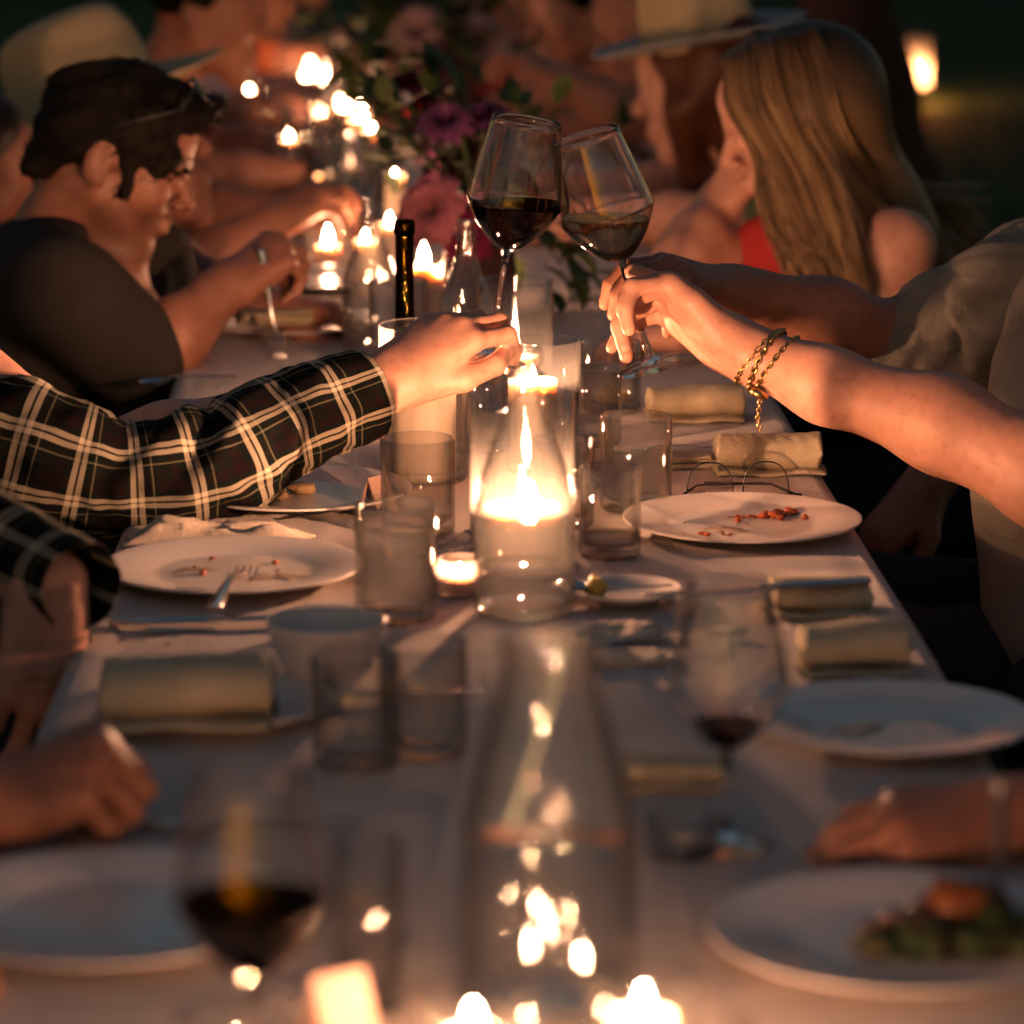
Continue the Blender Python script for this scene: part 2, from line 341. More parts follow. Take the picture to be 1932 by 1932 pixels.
M['bottleglass'] = half_glass('bottle_glass', (.98, .985, .98), 1.45, .05, .035, .018)
M['darkglass'] = solid_glass('dark_green_glass', (.16, .13, .03), ior=1.5)
M['water'] = half_glass('water', (.985, .99, .99), 1.33, .12)
M['red_wine'] = solid_glass('red_wine', (.02, .0008, .002), ior=1.34)
M['white_wine'] = solid_glass('pale_wine', (.62, .42, .31), ior=1.34)
M['wax'] = mat('candle_wax', (.52, .42, .32), .5, spec=.3, var=.05, sss=.6, sssr=(.018, .013, .009))
M['wick'] = mat('wick', (.02, .015, .01), .9, var=0)
FLAMES = {k: emit('candle_flame_%s' % k, (1, .485, .255), FLAME_L * v) for k, v in (('near', 2.2), ('mid', 21.0), ('under', 9.0), ('hidden', 3.4), ('pink', .9), ('back', 1.1), ('far', .45), ('lantern', 2.0))}
M['plaid'] = plaid_mat()
M['tshirt'] = mat('grey_beige_jersey', (.22, .19, .155), .95, spec=.1, var=.08, vs=12, bump=.25, bs=200)
M['black_shirt'] = mat('charcoal_cotton', (.034, .029, .027), .9, spec=.1, var=.15, vs=10, bump=.2, bs=120)
M['mauve'] = blotch_mat('mauve_print', [(.05, .05, .09), (.16, .12, .19), (.26, .17, .22)], 16)
M['rust'] = mat('rust_cotton', (.30, .07, .03), .9, spec=.1, var=.2)
M['lilac'] = mat('lilac_cotton', (.24, .20, .24), .9, spec=.1, var=.15)
M['leafprint'] = blotch_mat('leaf_print', [(.2, .12, .1), (.10, .13, .06), (.34, .25, .2)], 11)
M['red_top'] = mat('red_jersey', (.42, .035, .035), .85, spec=.15, var=.1, bump=.2, bs=90)
M['khaki'] = mat('khaki_cotton', (.20, .17, .12), .9, spec=.1, var=.1)
M['navy'] = mat('dark_denim', (.022, .027, .038), .95, spec=.1, var=.2, vs=40, bump=.2, bs=300)
M['brown'] = mat('brown_wool', (.06, .03, .025), .95, spec=.1, var=.2)
M['hair_dark'] = hair_mat('dark_hair', (.003, .0025, .002), (.030, .020, .014), None, .7, .12)
M['hair_blond'] = hair_mat('dark_blond_hair', (.05, .028, .015), (.34, .205, .10))
M['hair_ombre'] = hair_mat('bleached_blond_hair', (.11, .064, .033), (.56, .36, .19), (.98, 1.15))
M['hair_brown'] = hair_mat('brown_hair', (.02, .01, .006), (.07, .035, .018))
M['hair_red'] = hair_mat('auburn_hair', (.08, .025, .01), (.22, .08, .03))
M['straw'] = mat('cream_felt', (.42, .33, .20), .95, spec=.1, var=.08, bump=.2, bs=120)
M['brim'] = mat('grey_felt', (.30, .30, .30), .95, spec=.1, var=.08)
M['paper'] = mat('pink_card', (.40, .26, .21), .9, spec=.1, var=.04)
M['black'] = mat('black_plastic', (.012, .012, .012), .35, var=0)
M['wood'] = mat('bench_wood', (.10, .06, .035), .7, var=.3, vs=3, bump=.3, bs=30)
M['leaf'] = blotch_mat('leaf_green', [(.02, .035, .012), (.05, .075, .02), (.08, .10, .035)], 20, .6)
M['stem'] = mat('stem_green', (.04, .06, .02), .7)
for n, c in (('magenta', (.16, .012, .055)), ('plum', (.06, .008, .03)), ('coral', (.27, .085, .11)), ('orchid', (.14, .04, .11)), ('blush', (.36, .22, .2)), ('crimson', (.2, .01, .02))):
    M[n] = mat('petal_' + n, c, .7, spec=.2, var=.3, vs=30)
M['food_red'] = blotch_mat('sauce_scraps', [(.25, .03, .01), (.42, .10, .03), (.16, .04, .02)], 120, .35)
M['sauce_thin'] = blotch_mat('thin_sauce', [(.42, .28, .2), (.5, .36, .28), (.36, .2, .13)], 150, .15)
M['food_green'] = blotch_mat('salad', [(.01, .022, .006), (.025, .04, .01), (.05, .025, .01)], 60, .45)
M['food_orange'] = blotch_mat('roast_squash', [(.09, .025, .008), (.14, .045, .012), (.05, .016, .008)], 60, .4)
M['bread'] = blotch_mat('bread_crust', [(.30, .17, .07), (.5, .34, .18), (.2, .1, .04)], 70, .8)
M['lemon'] = blotch_mat('lemon_rind', [(.42, .28, .04), (.55, .40, .08), (.4, .22, .04)], 60, .45)
M['bark'] = mat('bark', (.035, .028, .022), .95, var=.4, vs=6, bump=.8, bs=20)
M['foliage'] = blotch_mat('night_leaves', [(.015, .03, .018), (.03, .055, .03), (.05, .08, .035)], 2.0, .7)
N = NT('dusk_lawn'); b_ = N.n('ShaderNodeBsdfPrincipled'); b_.inputs['Roughness'].default_value = .95; b_.inputs['Specular IOR Level'].default_value = .05
tc = N.n('ShaderNodeTexCoord'); n1 = N.n('ShaderNodeTexNoise'); n1.inputs['Scale'].default_value = .35; n1.inputs['Detail'].default_value = 6; N.l(tc.outputs['Object'], n1.inputs['Vector'])
rp = N.n('ShaderNodeValToRGB'); rp.color_ramp.elements[0].position = .35; rp.color_ramp.elements[1].position = .72; rp.color_ramp.elements[0].color = (.016, .032, .014, 1); rp.color_ramp.elements[1].color = (.05, .085, .035, 1)
N.l(n1.outputs[0], rp.inputs[0]); N.l(rp.outputs[0], b_.inputs['Base Color']); N.l(b_.outputs[0], N.out.inputs[0]); M['lawn'] = N.m

# ------------------------------------------------------------------ setting
gx, gy = np.meshgrid(np.linspace(-60, 60, 121), np.linspace(-40, 90, 131), indexing='ij')
gz = .03 * np.sin(gx * .7 + gy * .4) * np.clip(np.hypot(gx, gy - 4) / 12 - .6, 0, 1)
gi = np.arange(gx.size).reshape(gx.shape)
tag(obj('ground', meshdata('ground', np.stack([gx, gy, gz], -1).reshape(-1, 3), np.stack([gi[:-1, :-1], gi[1:, :-1], gi[1:, 1:], gi[:-1, 1:]], -1).reshape(-1, 4), M['lawn'])), kind='structure')
def grass_tufts():
    n = 26000; r = RNG; x = r.uniform(-6, 9, n); y = r.uniform(2, 24, n); keep = (np.abs(x - .08) > .45) | (y > 10); x, y = x[keep], y[keep]; n = len(x)
    h = r.uniform(.03, .07, n); a = r.uniform(0, 6.28, n); wd = r.uniform(.006, .012, n); dx, dy = np.cos(a), np.sin(a); lx, ly = r.normal(0, .02, n), r.normal(0, .02, n)
    z = .03 * np.sin(x * .7 + y * .4) * np.clip(np.hypot(x, y - 4) / 12 - .6, 0, 1) - .003
    v = np.stack([np.stack([x - dx * wd, y - dy * wd, z], -1), np.stack([x + dx * wd, y + dy * wd, z], -1), np.stack([x + lx, y + ly, z + h], -1)], 1).reshape(-1, 3)
    return v, np.arange(n * 3).reshape(-1, 3)
tag(obj('grass', meshdata('grass', *grass_tufts(), M['foliage'], False)), 'short dark green grass of the lawn around the table', 'grass', kind='stuff')
def tree(x, y, h, r0, label, seed):
    rg = np.random.default_rng(seed); t = empty('tree', (x, y, 0), label, 'tree', 'trees beyond the lawn')
    tr = [(0, 0, -.1), (rg.normal(0, .06), .02, h * .3), (rg.normal(0, .15), .1, h * .62), (rg.normal(0, .2), 0, h * .95)]
    ms = [tube(spline(tr, 6), np.linspace(r0, r0 * .25, 19), 10)]; tips = [np.array(tr[3])]
    for i in range(9):
        a = rg.uniform(0, 6.28); z0 = h * rg.uniform(.42, .8); L = h * rg.uniform(.2, .36); e = V(math.cos(a) * L, math.sin(a) * L, z0 + L * .45)
        ms.append(tube(spline([(0, 0.05, z0), (e[0] * .5, e[1] * .5, z0 + L * .15), e], 5), np.linspace(r0 * .3, r0 * .06, 11), 6)); tips += [e, e * V(.6, .6, 1)]
    v, f = merge(*ms); obj('trunk', meshdata('trunk', v, f, M['bark']), t)
    n = 5200; c = np.array(tips)[rg.integers(0, len(tips), n)] + rg.normal(0, h * .085, (n, 3)) * V(1, 1, .75)
    d = rg.normal(size=(n, 3)); d /= np.linalg.norm(d, axis=1)[:, None]; e = np.cross(d, rg.normal(size=(n, 3))); e /= np.linalg.norm(e, axis=1)[:, None]; s = rg.uniform(.06, .13, (n, 1))
    lv = np.stack([c - d * s, c + e * s * .5, c + d * s, c - e * s * .5], 1).reshape(-1, 3)
    obj('crown', meshdata('crown', lv, np.arange(n * 4).reshape(-1, 4), M['foliage'], False), t)
tree(4.2, 20.5, 7.5, .42, 'dark thick tree trunk at the top right edge beyond the lawn', 1)
tree(7.5, 27, 8, .3, 'dark tree far to the right beyond the lawn', 2)
tree(-6.5, 25, 7.5, .35, 'dark tree behind the left row of diners', 3)

# ------------------------------------------------------------------ table, cloth, benches
TX0, TX1, TY0, TY1 = -.292, .448, 1.25, 9.6; TXC = (TX0 + TX1) / 2
tb = empty('dining_table', (TXC, (TY0 + TY1) / 2, 0), 'long narrow dining table under the pale cloth', 'table')
v, f = bevel_box((TXC, (TY0 + TY1) / 2, TZ - .028), (TX1 - TX0 - .012, TY1 - TY0 - .02, .04), .006); wpart('tabletop', v, f, M['wood'], tb)
for yy in (TY0 + .2, 3.9, 6.6, TY1 - .2):
    for xx in (TX0 + .08, TX1 - .08):
        v, f = bevel_box((xx, yy, .352), (.06, .06, .70), .005); wpart('leg', v, f, M['wood'], tb)
def cloth():
    rows, ny = [], 900; ys = np.linspace(TY0 - .01, TY1 + .01, ny); W = (TX1 - TX0) / 2; rad = .018; drop = .26
    s = np.concatenate([np.linspace(-drop - rad * 1.57 - W + rad, -W + rad - rad * 1.57, 14)[:-1], np.linspace(-W + rad - rad * 1.57, -W + rad, 6)[:-1], np.linspace(-W + rad, W - rad, 90)])
    s = np.concatenate([s, -s[:19][::-1]]); v = np.zeros((ny, len(s), 3)); 
    for j, q in enumerate(s):
        sg = 1 if q > 0 else -1; a = abs(q); fl = W - rad
        if a <= fl: x, z, hang = q, 0, 0
        elif a <= fl + rad * 1.57: t = (a - fl) / rad; x, z, hang = sg * (fl + rad * math.sin(t)), -rad * (1 - math.cos(t)), 0
        else: hang = a - fl - rad * 1.57; x, z = sg * W, -rad - hang
        k = hang / drop; rip = .022 * k * np.sin(ys * 17 + 1.3 * np.sin(ys * 4.1) + (0 if sg > 0 else 2)) + .012 * k * np.sin(ys * 41 + 2)
        wav = (.0018 * np.sin(ys * 9 + q * 7) * np.sin(q * 11 + ys * 2.3)) * (1 if hang == 0 else 0) + .004 * np.sin(ys * 1.7) * sg * (a > fl - .02)
        v[:, j] = np.stack([TXC + x + sg * (rip + .02 * k) + .006 * np.sin(ys * 2.3 + sg) * (a > fl - .03), ys, TZ + z + wav * .6 + (.0014 * math.exp(-((x - .11) / .005) ** 2) + .0014 * math.exp(-((x + .16) / .005) ** 2) + .0012 * np.exp(-(((ys - 2.62) % .78 - .39) / .006) ** 2)) * (hang == 0)], -1)
    i = np.arange(ny * len(s)).reshape(ny, -1); return v.reshape(-1, 3), np.stack([i[:-1, :-1], i[:-1, 1:], i[1:, 1:], i[1:, :-1]], -1).reshape(-1, 4)
tag(wpart('tablecloth', *cloth(), M['cloth']), 'pale pinkish beige linen cloth covering the long table', 'tablecloth')
def bench(x, label):
    t = empty('bench', (x, 5, 0), label, 'bench', 'benches beside the table')
    for dx in (-.09, .09): wpart('seat_plank', *bevel_box((x + dx, 5.2, .43), (.17, 8.0, .04), .006), M['wood'], t)
    for yy in (1.6, 4.2, 6.8, 8.9): wpart('leg', *bevel_box((x, yy, .203), (.28, .06, .41), .006), M['wood'], t)
bench(-.72, 'dark wooden bench along the left side of the table'); bench(.88, 'dark wooden bench along the right side of the table')
# ------------------------------------------------------------------ table ware
CACHE = {}
def cached(key, fn):
    if key not in CACHE: CACHE[key] = fn()
    return CACHE[key]
def tx(v, origin, Mx): return np.asarray(v) @ Mx.T + origin
def glass_cyl_prof(r, h, w=.0016, base=.006, flare=0.0):
    return [(.0005, 0), (r * .93, 0), (r, .004), (r + flare * .5, h * .5), (r + flare, h - .001), (r + flare - w * .5, h), (r + flare - w, h - .001), (r - w, base + .004), (r - w - .004, base), (.0005, base)]
def tumbler(p, label, r=.0365, h=.1, water=0, m='glass', group='clear straight tumblers on the table', name='tumbler', flare=0):
    me = cached((name, r, h, m, flare), lambda: meshdata(name, *lathe(glass_cyl_prof(r, h, .0026, .011, flare), 64), M[m]))
    o = tag(obj(name, me, None, (p[0], p[1], TZ + .001)), label, 'glass', group)
    if water:
        obj('water', cached(('wat', r, water), lambda: meshdata('water', *lathe([(.0005, .0114), (r - .003, .0114), (r - .0026, water), (.0005, water)], 48), M['water'])), o)
    return o
def flame_mesh(s=1.0, k='far'):
    prof = smooth_prof([(.0004, 0), (.0040, .003), (.0056, .009), (.0044, .017), (.0022, .023), (.0004, .028)], 1) * s
    return meshdata('flame', *lathe(prof, 6), FLAMES[k])
def pillar_candle(p, r, h, label, z=0.0, s=1.0, group='lit candles on the table', drip=0, cat='candle', k='far'):
    t = empty('pillar_candle', (p[0], p[1], TZ + z), label, cat, group)
    def mk():
        prof = [(.0005, 0), (r * .97, 0), (r, .003), (r, h - .004), (r * .96, h), (r * .86, h - .001), (r * .7, h - .006), (r * .3, h - .009), (.0005, h - .01)]
        v, f = lathe(smooth_prof(prof, 3), 32); a = np.arctan2(v[:, 1], v[:, 0])
        if drip:
            up = v[:, 2] > h * .5; v[:, 2] += np.where(up, drip * (np.sin(a * 3 + 1) + .6 * np.sin(a * 5 + 2)), 0)
            k = 1 + .05 * np.sin(a * 7) * np.sin(a * 3 + 2); v[:, 0] *= k; v[:, 1] *= k
        return meshdata('wax', v, f, M['wax'])
    obj('wax', cached(('wax', r, h, drip), mk), t)
    obj('wick', cached('wick', lambda: meshdata('wick', *tube([(0, 0, -.004), (.0003, 0, .005), (.0015, 0, .011)], .0009, 6), M['wick'])), t, (0, 0, h - .008))
    if s: obj('flame', cached(('flame', s, k), lambda: flame_mesh(s, k)), t, (0, 0, h - .008 + .006))
    return t
def hurricane(p, r, h, label, m='hurr_clear'):
    return tumbler(p, label, r, h, 0, m, 'glass cylinders shading candles', 'hurricane_glass')
def votive(p, label, s=1.0, glabel=None, k='far'):
    g = tumbler(p, glabel, .031, .058, 0, 'votive', 'small votive glasses', 'votive_glass', .004)
    pillar_candle(p, .019, .016, label, .0135, s, 'lit tealights in votive glasses', k=k)
# --- the lit centre
C0 = T(985, 1068); hurricane(C0, .049, .165, 'smudged glass cylinder around the glowing candle right behind the middle bottle')
pillar_candle(C0, .036, .050, 'lit pillar candle glowing through the middle water bottle', .0075, .72, k='mid')
C1 = T(800, 905); hurricane(C1, .047, .165, 'brightly lit glass cylinder below the plaid-sleeved hand', 'hurr')
pillar_candle(C1, .034, .100, 'lit pillar candle hidden below the plaid-sleeved hand', .0075, 1.15, drip=.003, k='under')
tumbler(P(1026, 893, 3.8) * V(1, 1, 0), 'tall clear cylinder right behind the neck of the middle bottle', .039, .142, 0, 'hurr_clear', 'glass cylinders shading candles', 'hurricane_glass')
C9 = P(1005, 893, 3.8); pillar_candle(C9, .026, .085, 'lit candle behind the neck of the middle bottle', .0125, .75, k='hidden')
C2 = T(972, 772); pillar_candle(C2, .026, .05, 'lit candle in the tall cylinder under the red wine stem', .0125, .9, k='back'); hurricane(C2, .044, .152, 'tall clear cylinder under the stem of the red wine glass')
C6 = T(1154, 775); tumbler(C6, 'clear tumbler with a tealight under the right toasting hand', .0345, .082, 0, 'glass')
pillar_candle(C6, .019, .012, 'small unlit tealight in the tumbler under the right toasting hand', .0125, 0, 'lit tealights in votive glasses')
C7 = T(752, 722); hurricane(C7, .036, .125, 'clear cylinder left behind the plaid-sleeved hand')
q = T(868, 1122); tumbler(q, 'small frosted pink votive glass left of the middle bottle base', .021, .034, 0, 'pinkglass', 'small votive glasses', 'votive_glass'); pillar_candle(q, .013, .008, 'tealight added to light the cloth, inside the frosted pink votive glass', .0125, .42, 'lit tealights in votive glasses', k='pink')  # small flame added inside the pink glass to brighten the cloth in front
tumbler(T(747, 1166), 'clear empty tumbler in front of the left plate with the fork', .0365, .104)
tumbler(T(789, 1004), 'smoky tumbler below the plaid cuff', .0365, .094)
tumbler(T(1199, 960), 'clear tumbler in front of the eyeglasses', .0365, .096)
tumbler(T(1150, 1048), 'clear tumbler right beside the middle bottle at the right plate', .030, .086, .02)
tumbler(T(1104, 915), 'tumbler half hidden behind the middle bottle on its right', .030, .070)
tumbler(T(1062, 992), 'tumbler close behind the right edge of the middle bottle', .031, .088)
tumbler(T(1118, 838), 'tumbler between the tealight tumbler and the eyeglasses tumbler', .032, .085)
tumbler(T(905, 850), 'tumbler just left behind the middle bottle neck', .032, .09)
tumbler(T(672, 1440), 'blurred clear tumbler in front of the white bowl', .034, .085)
tumbler(T(800, 1420), 'blurred clear tumbler left of the nearest bottle', .034, .088)
# --- bottles
def bottle(p, label, s=1.0, water=.045, kind='swing', name='water_bottle'):
    t = empty(name, (p[0], p[1], TZ + .001), label, 'bottle', 'clear water bottles down the middle of the table')
    o = smooth_prof([(.038, 0), (.0445, .004), (.0455, .02), (.0455, .092), (.043, .112), (.034, .142), (.0235, .17), (.0165, .192), (.0138, .21)], 4)
    if kind == 'screw': top = [(.0132, .222), (.0160, .224), (.0160, .229), (.0136, .231), (.0134, .233), (.0146, .2345), (.0134, .2365), (.0146, .2385), (.0134, .2405), (.0146, .2425), (.0132, .247), (.0115, .2475)]
    else: top = [(.0135, .222), (.0162, .225), (.0168, .231), (.0158, .238), (.0135, .241), (.011, .2405)]
    inn = smooth_prof([(.0105, .235), (.0110, .21), (.0138, .192), (.0208, .17), (.0313, .142), (.0402, .112), (.0428, .092), (.0428, .02), (.041, .010), (.03, .0075)], 4)
    prof = [(.0005, .003), (.03, .003)] + [tuple(q) for q in o] + top + [tuple(q) for q in inn] + [(.0005, .0095)]
    obj('glass_body', cached(('bot', kind), lambda: meshdata('glass_body', *lathe(np.array(prof), 64), M['bottleglass'])), t).scale = (s, s, s)
    if water:
        wp = [(.0005, .0100), (.03, .0080), (.0408, .0108), (.0424, .02)]
        for z, r in ((.05, .0424), (.092, .0424), (.112, .0398), (.142, .0309)):
            if z < water: wp.append((r, z))
        rl = np.interp(water, [.02, .092, .112, .142, .17], [.0424, .0424, .0398, .0309, .0204]); wp += [(rl, water), (.0005, water)]
        obj('water', meshdata('water', *lathe(np.array(wp), 48), M['water']), t).scale = (s, s, s)
    if kind == 'swing':
        pts = [(.0172 * math.cos(a), .0172 * math.sin(a), .216) for a in np.linspace(0, 6.283, 25)]
        b1 = tube(pts, .0011, 6)
        b2 = [tube(spline([(.004, sg * .0172, .217), (.012, sg * .021, .206), (.022, sg * .018, .192), (.028, 0, .184)], 6), .0011, 6) for sg in (-1, 1)]
        Rm = Matrix.Rotation(R(200), 3, 'Z'); ms = merge(b1, *b2); ms = (np.asarray(ms[0]) @ np.array(Rm).T, ms[1])
        obj('wire_bail', meshdata('wire_bail', *ms, M['steel']), t).scale = (s, s, s)
    return t
bottle(T(990, 1157), 'clear water bottle in the centre in front of the glowing candle', 1.0, .043)
cq = T(1035, 1912); t = empty('carafe', (cq[0], cq[1], TZ + .001), 'blurred open water carafe at the bottom centre, nearly half full', 'carafe')
co = smooth_prof([(.047, 0), (.053, .004), (.0542, .02), (.0542, .112), (.0515, .132), (.043, .165), (.034, .196), (.0290, .214), (.0288, .224), (.0312, .238)], 4); ci = smooth_prof([(.0290, .2385), (.0264, .224), (.0264, .214), (.0312, .196), (.0401, .165), (.0487, .132), (.0515, .112), (.0515, .02), (.049, .011), (.036, .0085)], 4)
obj('glass_body', meshdata('glass_body', *lathe(np.concatenate([[(.0005, .003), (.036, .003)], co, [(.0302, .2396)], ci, [(.0005, .0105)]]), 72), M['bottleglass']), t)
obj('water', meshdata('water', *lathe(np.array([(.0005, .011), (.036, .0091), (.0487, .0118), (.0511, .02), (.0511, .104), (.0505, .1052), (.0005, .1052)]), 64), M['water']), t)
s0, s1 = P(1064, 1222, 2.13), P(962, 1560, 2.10); s1[2] = max(s1[2], TZ + .02); tag(wpart('pale_strip', *tube(spline([s0, s0 * .5 + s1 * .5 + V(.001, 0, 0), s1], 6), .0052, 10, flat=.45), mat('pale_strip_green', (.46, .52, .42), .5, var=.1)), 'straight pale green strip leaning inside the near carafe', 'pale_strip')  # pale flat strip added inside the carafe, its nature left open
bottle(T(700, 655), 'water bottle with cone neck standing left behind the hand, before the far wine glasses', .80, .105)
bottle(T(880, 745), 'clear bottle with screw thread neck below the coral flower', .85, .0, 'screw')
t = empty('wine_bottle', (*T(765, 800)[:2], TZ + .001), 'dark olive wine bottle beside the bright candle in the flowers', 'bottle')
obj('glass_body', meshdata('glass_body', *lathe(smooth_prof([(.0005, .003), (.030, 0), (.032, .006), (.032, .07), (.028, .088), (.014, .108), (.0112, .125), (.0105, .215), (.0122, .218), (.0122, .23), (.010, .234)], 4), 32), M['darkglass']), t)
# --- wine glasses
def wine_glass(pos, axis, label, s=1.0, stem=.118, wine=None, level=None, group=None, sg=64):
    pos = np.array(pos, float); ax = nrm(axis); Mx = axis_mat(ax) * s
    base = pos - ax * stem * s
    t = empty('wine_glass', base, label, 'wine glass', group)
    out = smooth_prof([(.0048, 0), (.017, .006), (.036, .026), (.0488, .048), (.0500, .054), (.0475, .072), (.042, .104), (.0362, .138)], 5)
    inn = smooth_prof([(.0352, .1378), (.0410, .104), (.0464, .072), (.0487, .0545), (.0475, .049), (.0348, .0275), (.0162, .0085), (.0005, .0035)], 5)
    st = [(.0005, -stem), (.0375, -stem), (.0382, -stem + .001), (.036, -stem + .0022), (.012, -stem + .006), (.0052, -stem + .014), (.0036, -stem + .03), (.0033, -.03), (.0038, -.008)]
    v, f = lathe(np.array(st), sg); wpart('stem', tx(v, pos, Mx), f, M['wineglass'], t)
    prof = np.concatenate([[(.0005, -.0079), (.0037, -.0079)], out, [(.0357, .1386)], inn]); v, f = lathe(prof, sg); bowl = wpart('bowl', tx(v, pos, Mx), f, M['wineglass'], t)
    if wine:
        wi = np.concatenate([inn[::-1] + V(.0004, 0), [(.0005, .1378)]]); wi[0, 0] = .0005; wi[0, 1] -= .0004; v, f = lathe(wi, sg); v = tx(v, pos, Mx)
        bm = bmesh.new(); vs = [bm.verts.new(q) for q in v]; [bm.faces.new([vs[i] for i in q]) for q in f]
        lv = pos[2] + level
        r = bmesh.ops.bisect_plane(bm, geom=bm.verts[:] + bm.edges[:] + bm.faces[:], plane_co=(0, 0, lv), plane_no=(0, 0, 1), clear_outer=True)
        es = [e for e in r['geom_cut'] if isinstance(e, bmesh.types.BMEdge)]; bmesh.ops.edgeloop_fill(bm, edges=es); bmesh.ops.recalc_face_normals(bm, faces=bm.faces[:])
        bm.verts.index_update(); o = wpart('wine', np.array([q.co[:] for q in bm.verts]), [tuple(x.index for x in q.verts) for q in bm.faces], M[wine], t, True); bm.free()
        o.data.polygons.foreach_set('use_smooth', [abs(p.normal.z) < .999 for p in o.data.polygons])
    return t
YG = 3.75
RB, RT = P(956, 472, YG), P(994, 228, YG - .005); wine_glass(RB, RT - RB, 'raised wine glass of red wine in the plaid-sleeved hand', 1.0, .118, 'red_wine', .0495)
WB, WT = P(1173, 492, YG + .02), P(1099, 240, YG + .015); wine_glass(WB, WT - WB, 'raised wine glass with a little pale wine, leaning left in the right hand', 1.0, .118, 'white_wine', .0455)
g0 = P(478, 1846, 1.93); wine_glass(g0, (0, 0, 1), 'blurred glass of dark red wine at the bottom left', .86, (g0[2] - TZ - .001) / .86, 'red_wine', .045)
g0 = P(1372, 1412, 2.45); wine_glass(g0, (0, 0, 1), 'blurred wine glass with a last sip of red by the near right plate', .86, (g0[2] - TZ - .001) / .86, 'red_wine', .018)
for k, (x, y, YY, lb) in enumerate(((660, 345, 5.75, 'large empty wine glass above the left clear bottle'), (625, 330, 6.15, 'wine glass left of the large empty one in the background'), (640, 110, 8.1, 'wine glass by the farthest candles'), (545, 75, 8.4, 'faint wine glass at the far end of the table on the left'))):
    q = P(x, y + 60, YY); wine_glass(q, (0, 0, 1), lb, .92, max(.06, (q[2] - TZ - .001) / .92), None, 0, 'far wine glasses', 32)
# --- china
def plate_mesh(r, name='plate'):
    return meshdata(name, *lathe(np.concatenate([[(.0005, .0005), (r * .55, .0005), (r * .58, .0025)], smooth_prof([(r * .66, .004), (r * .85, .0085), (r * .985, .0115), (r, .0130), (r * .985, .0141), (r * .85, .0118), (r * .70, .0080), (r * .60, .0052), (r * .5, .0046)], 4), [(.0005, .0046)]]), 72), M['china'])
def plate(p, r, label): return tag(obj('plate', cached(('plate', r), lambda: plate_mesh(r)), None, (p[0], p[1], TZ + .0015)), label, 'plate', 'white dinner plates')
PL = T(440, 1092); plate(PL, .121, 'white plate with a fork lying on it, left of the empty tumbler')
PB = T(560, 945); plate(PB, .118, 'white plate with food scraps behind the plaid sleeve')
PR = T(1400, 1002); plate(PR, .118, 'white plate with red sauce scraps in front of the eyeglasses')
PN = T(1685, 1385); plate(PN, .112, 'near empty white plate at the right table edge')
PA = T(205, 1745); plate(PA, .125, 'large blurred white plate at the bottom left')
PF = T(1700, 1790); plate(PF, .125, 'blurred plate with salad at the bottom right')
PG = T(430, 1350); plate(PG, .088, 'small plate under the olive napkin on the left')
PS = T(1182, 1138); plate(PS, .050, 'small saucer with a spoon and lemon right of the middle bottle')
PW = T(545, 622); plate(PW, .12, 'far left plate in front of the man in charcoal')
plate(T(610, 540), .11, 'far plate at the left behind the water bottle'); plate(T(1270, 560), .115, 'far right plate before the woman in red'); plate(T(500, 320), .115, 'plate of the diner with the cream hat'); plate(T(1010, 300), .115, 'distant plate on the right behind the bouquet')
bw = T(617, 1296); tag(obj('bowl', meshdata('bowl', *lathe(smooth_prof([(.0005, .001), (.024, .001), (.026, .004), (.040, .022), (.0485, .05), (.0495, .056), (.0475, .056), (.046, .05), (.037, .023), (.022, .009), (.0005, .008)], 4), 56), M['china']), None, (bw[0], bw[1], TZ + .001)), 'small white bowl in front of the left plate', 'bowl')
# --- cutlery
def ribbon(xs, ws, zs, th=.0022, y0=0):
    xs, ws, zs = (np.array(a, float) for a in (xs, ws, zs)); th = np.broadcast_to(np.array(th, float), xs.shape); n = len(xs); v = []
    y0 = np.broadcast_to(np.array(y0, float), xs.shape)
    for i in range(n): v += [(xs[i], y0[i] - ws[i] / 2, zs[i] + th[i] * .3), (xs[i], y0[i], zs[i] + th[i] * .5), (xs[i], y0[i] + ws[i] / 2, zs[i] + th[i] * .3), (xs[i], y0[i] + ws[i] / 2, zs[i] - th[i] * .3), (xs[i], y0[i], zs[i] - th[i] * .5), (xs[i], y0[i] - ws[i] / 2, zs[i] - th[i] * .3)]
    f = [(i * 6 + j, (i + 1) * 6 + j, (i + 1) * 6 + (j + 1) % 6, i * 6 + (j + 1) % 6) for i in range(n - 1) for j in range(6)]
    return np.array(v), f + [tuple(range(6)), tuple((n - 1) * 6 + j for j in range(5, -1, -1))]
def fork_shape():
    ms = [ribbon([0, .004, .03, .08, .112, .125, .134, .142], [.008, .013, .012, .008, .006, .009, .018, .022], [0, 0, .002, .008, .010, .009, .006, .004])]
    for k in range(4):
        y = (k - 1.5) * .0064; ms.append(ribbon([.1405, .15, .165, .18, .19], [.0036, .0034, .0030, .0026, .0012], [.0042, .002, .0005, .002, .005], .0018, y))
    return merge(*ms)
def knife_shape(): return merge(ribbon([0, .004, .05, .09, .1], [.010, .016, .015, .012, .011], [.002] * 5, .006), ribbon([.099, .11, .15, .19, .207, .213], [.011, .017, .018, .016, .009, .002], [.002] * 6, .0016))
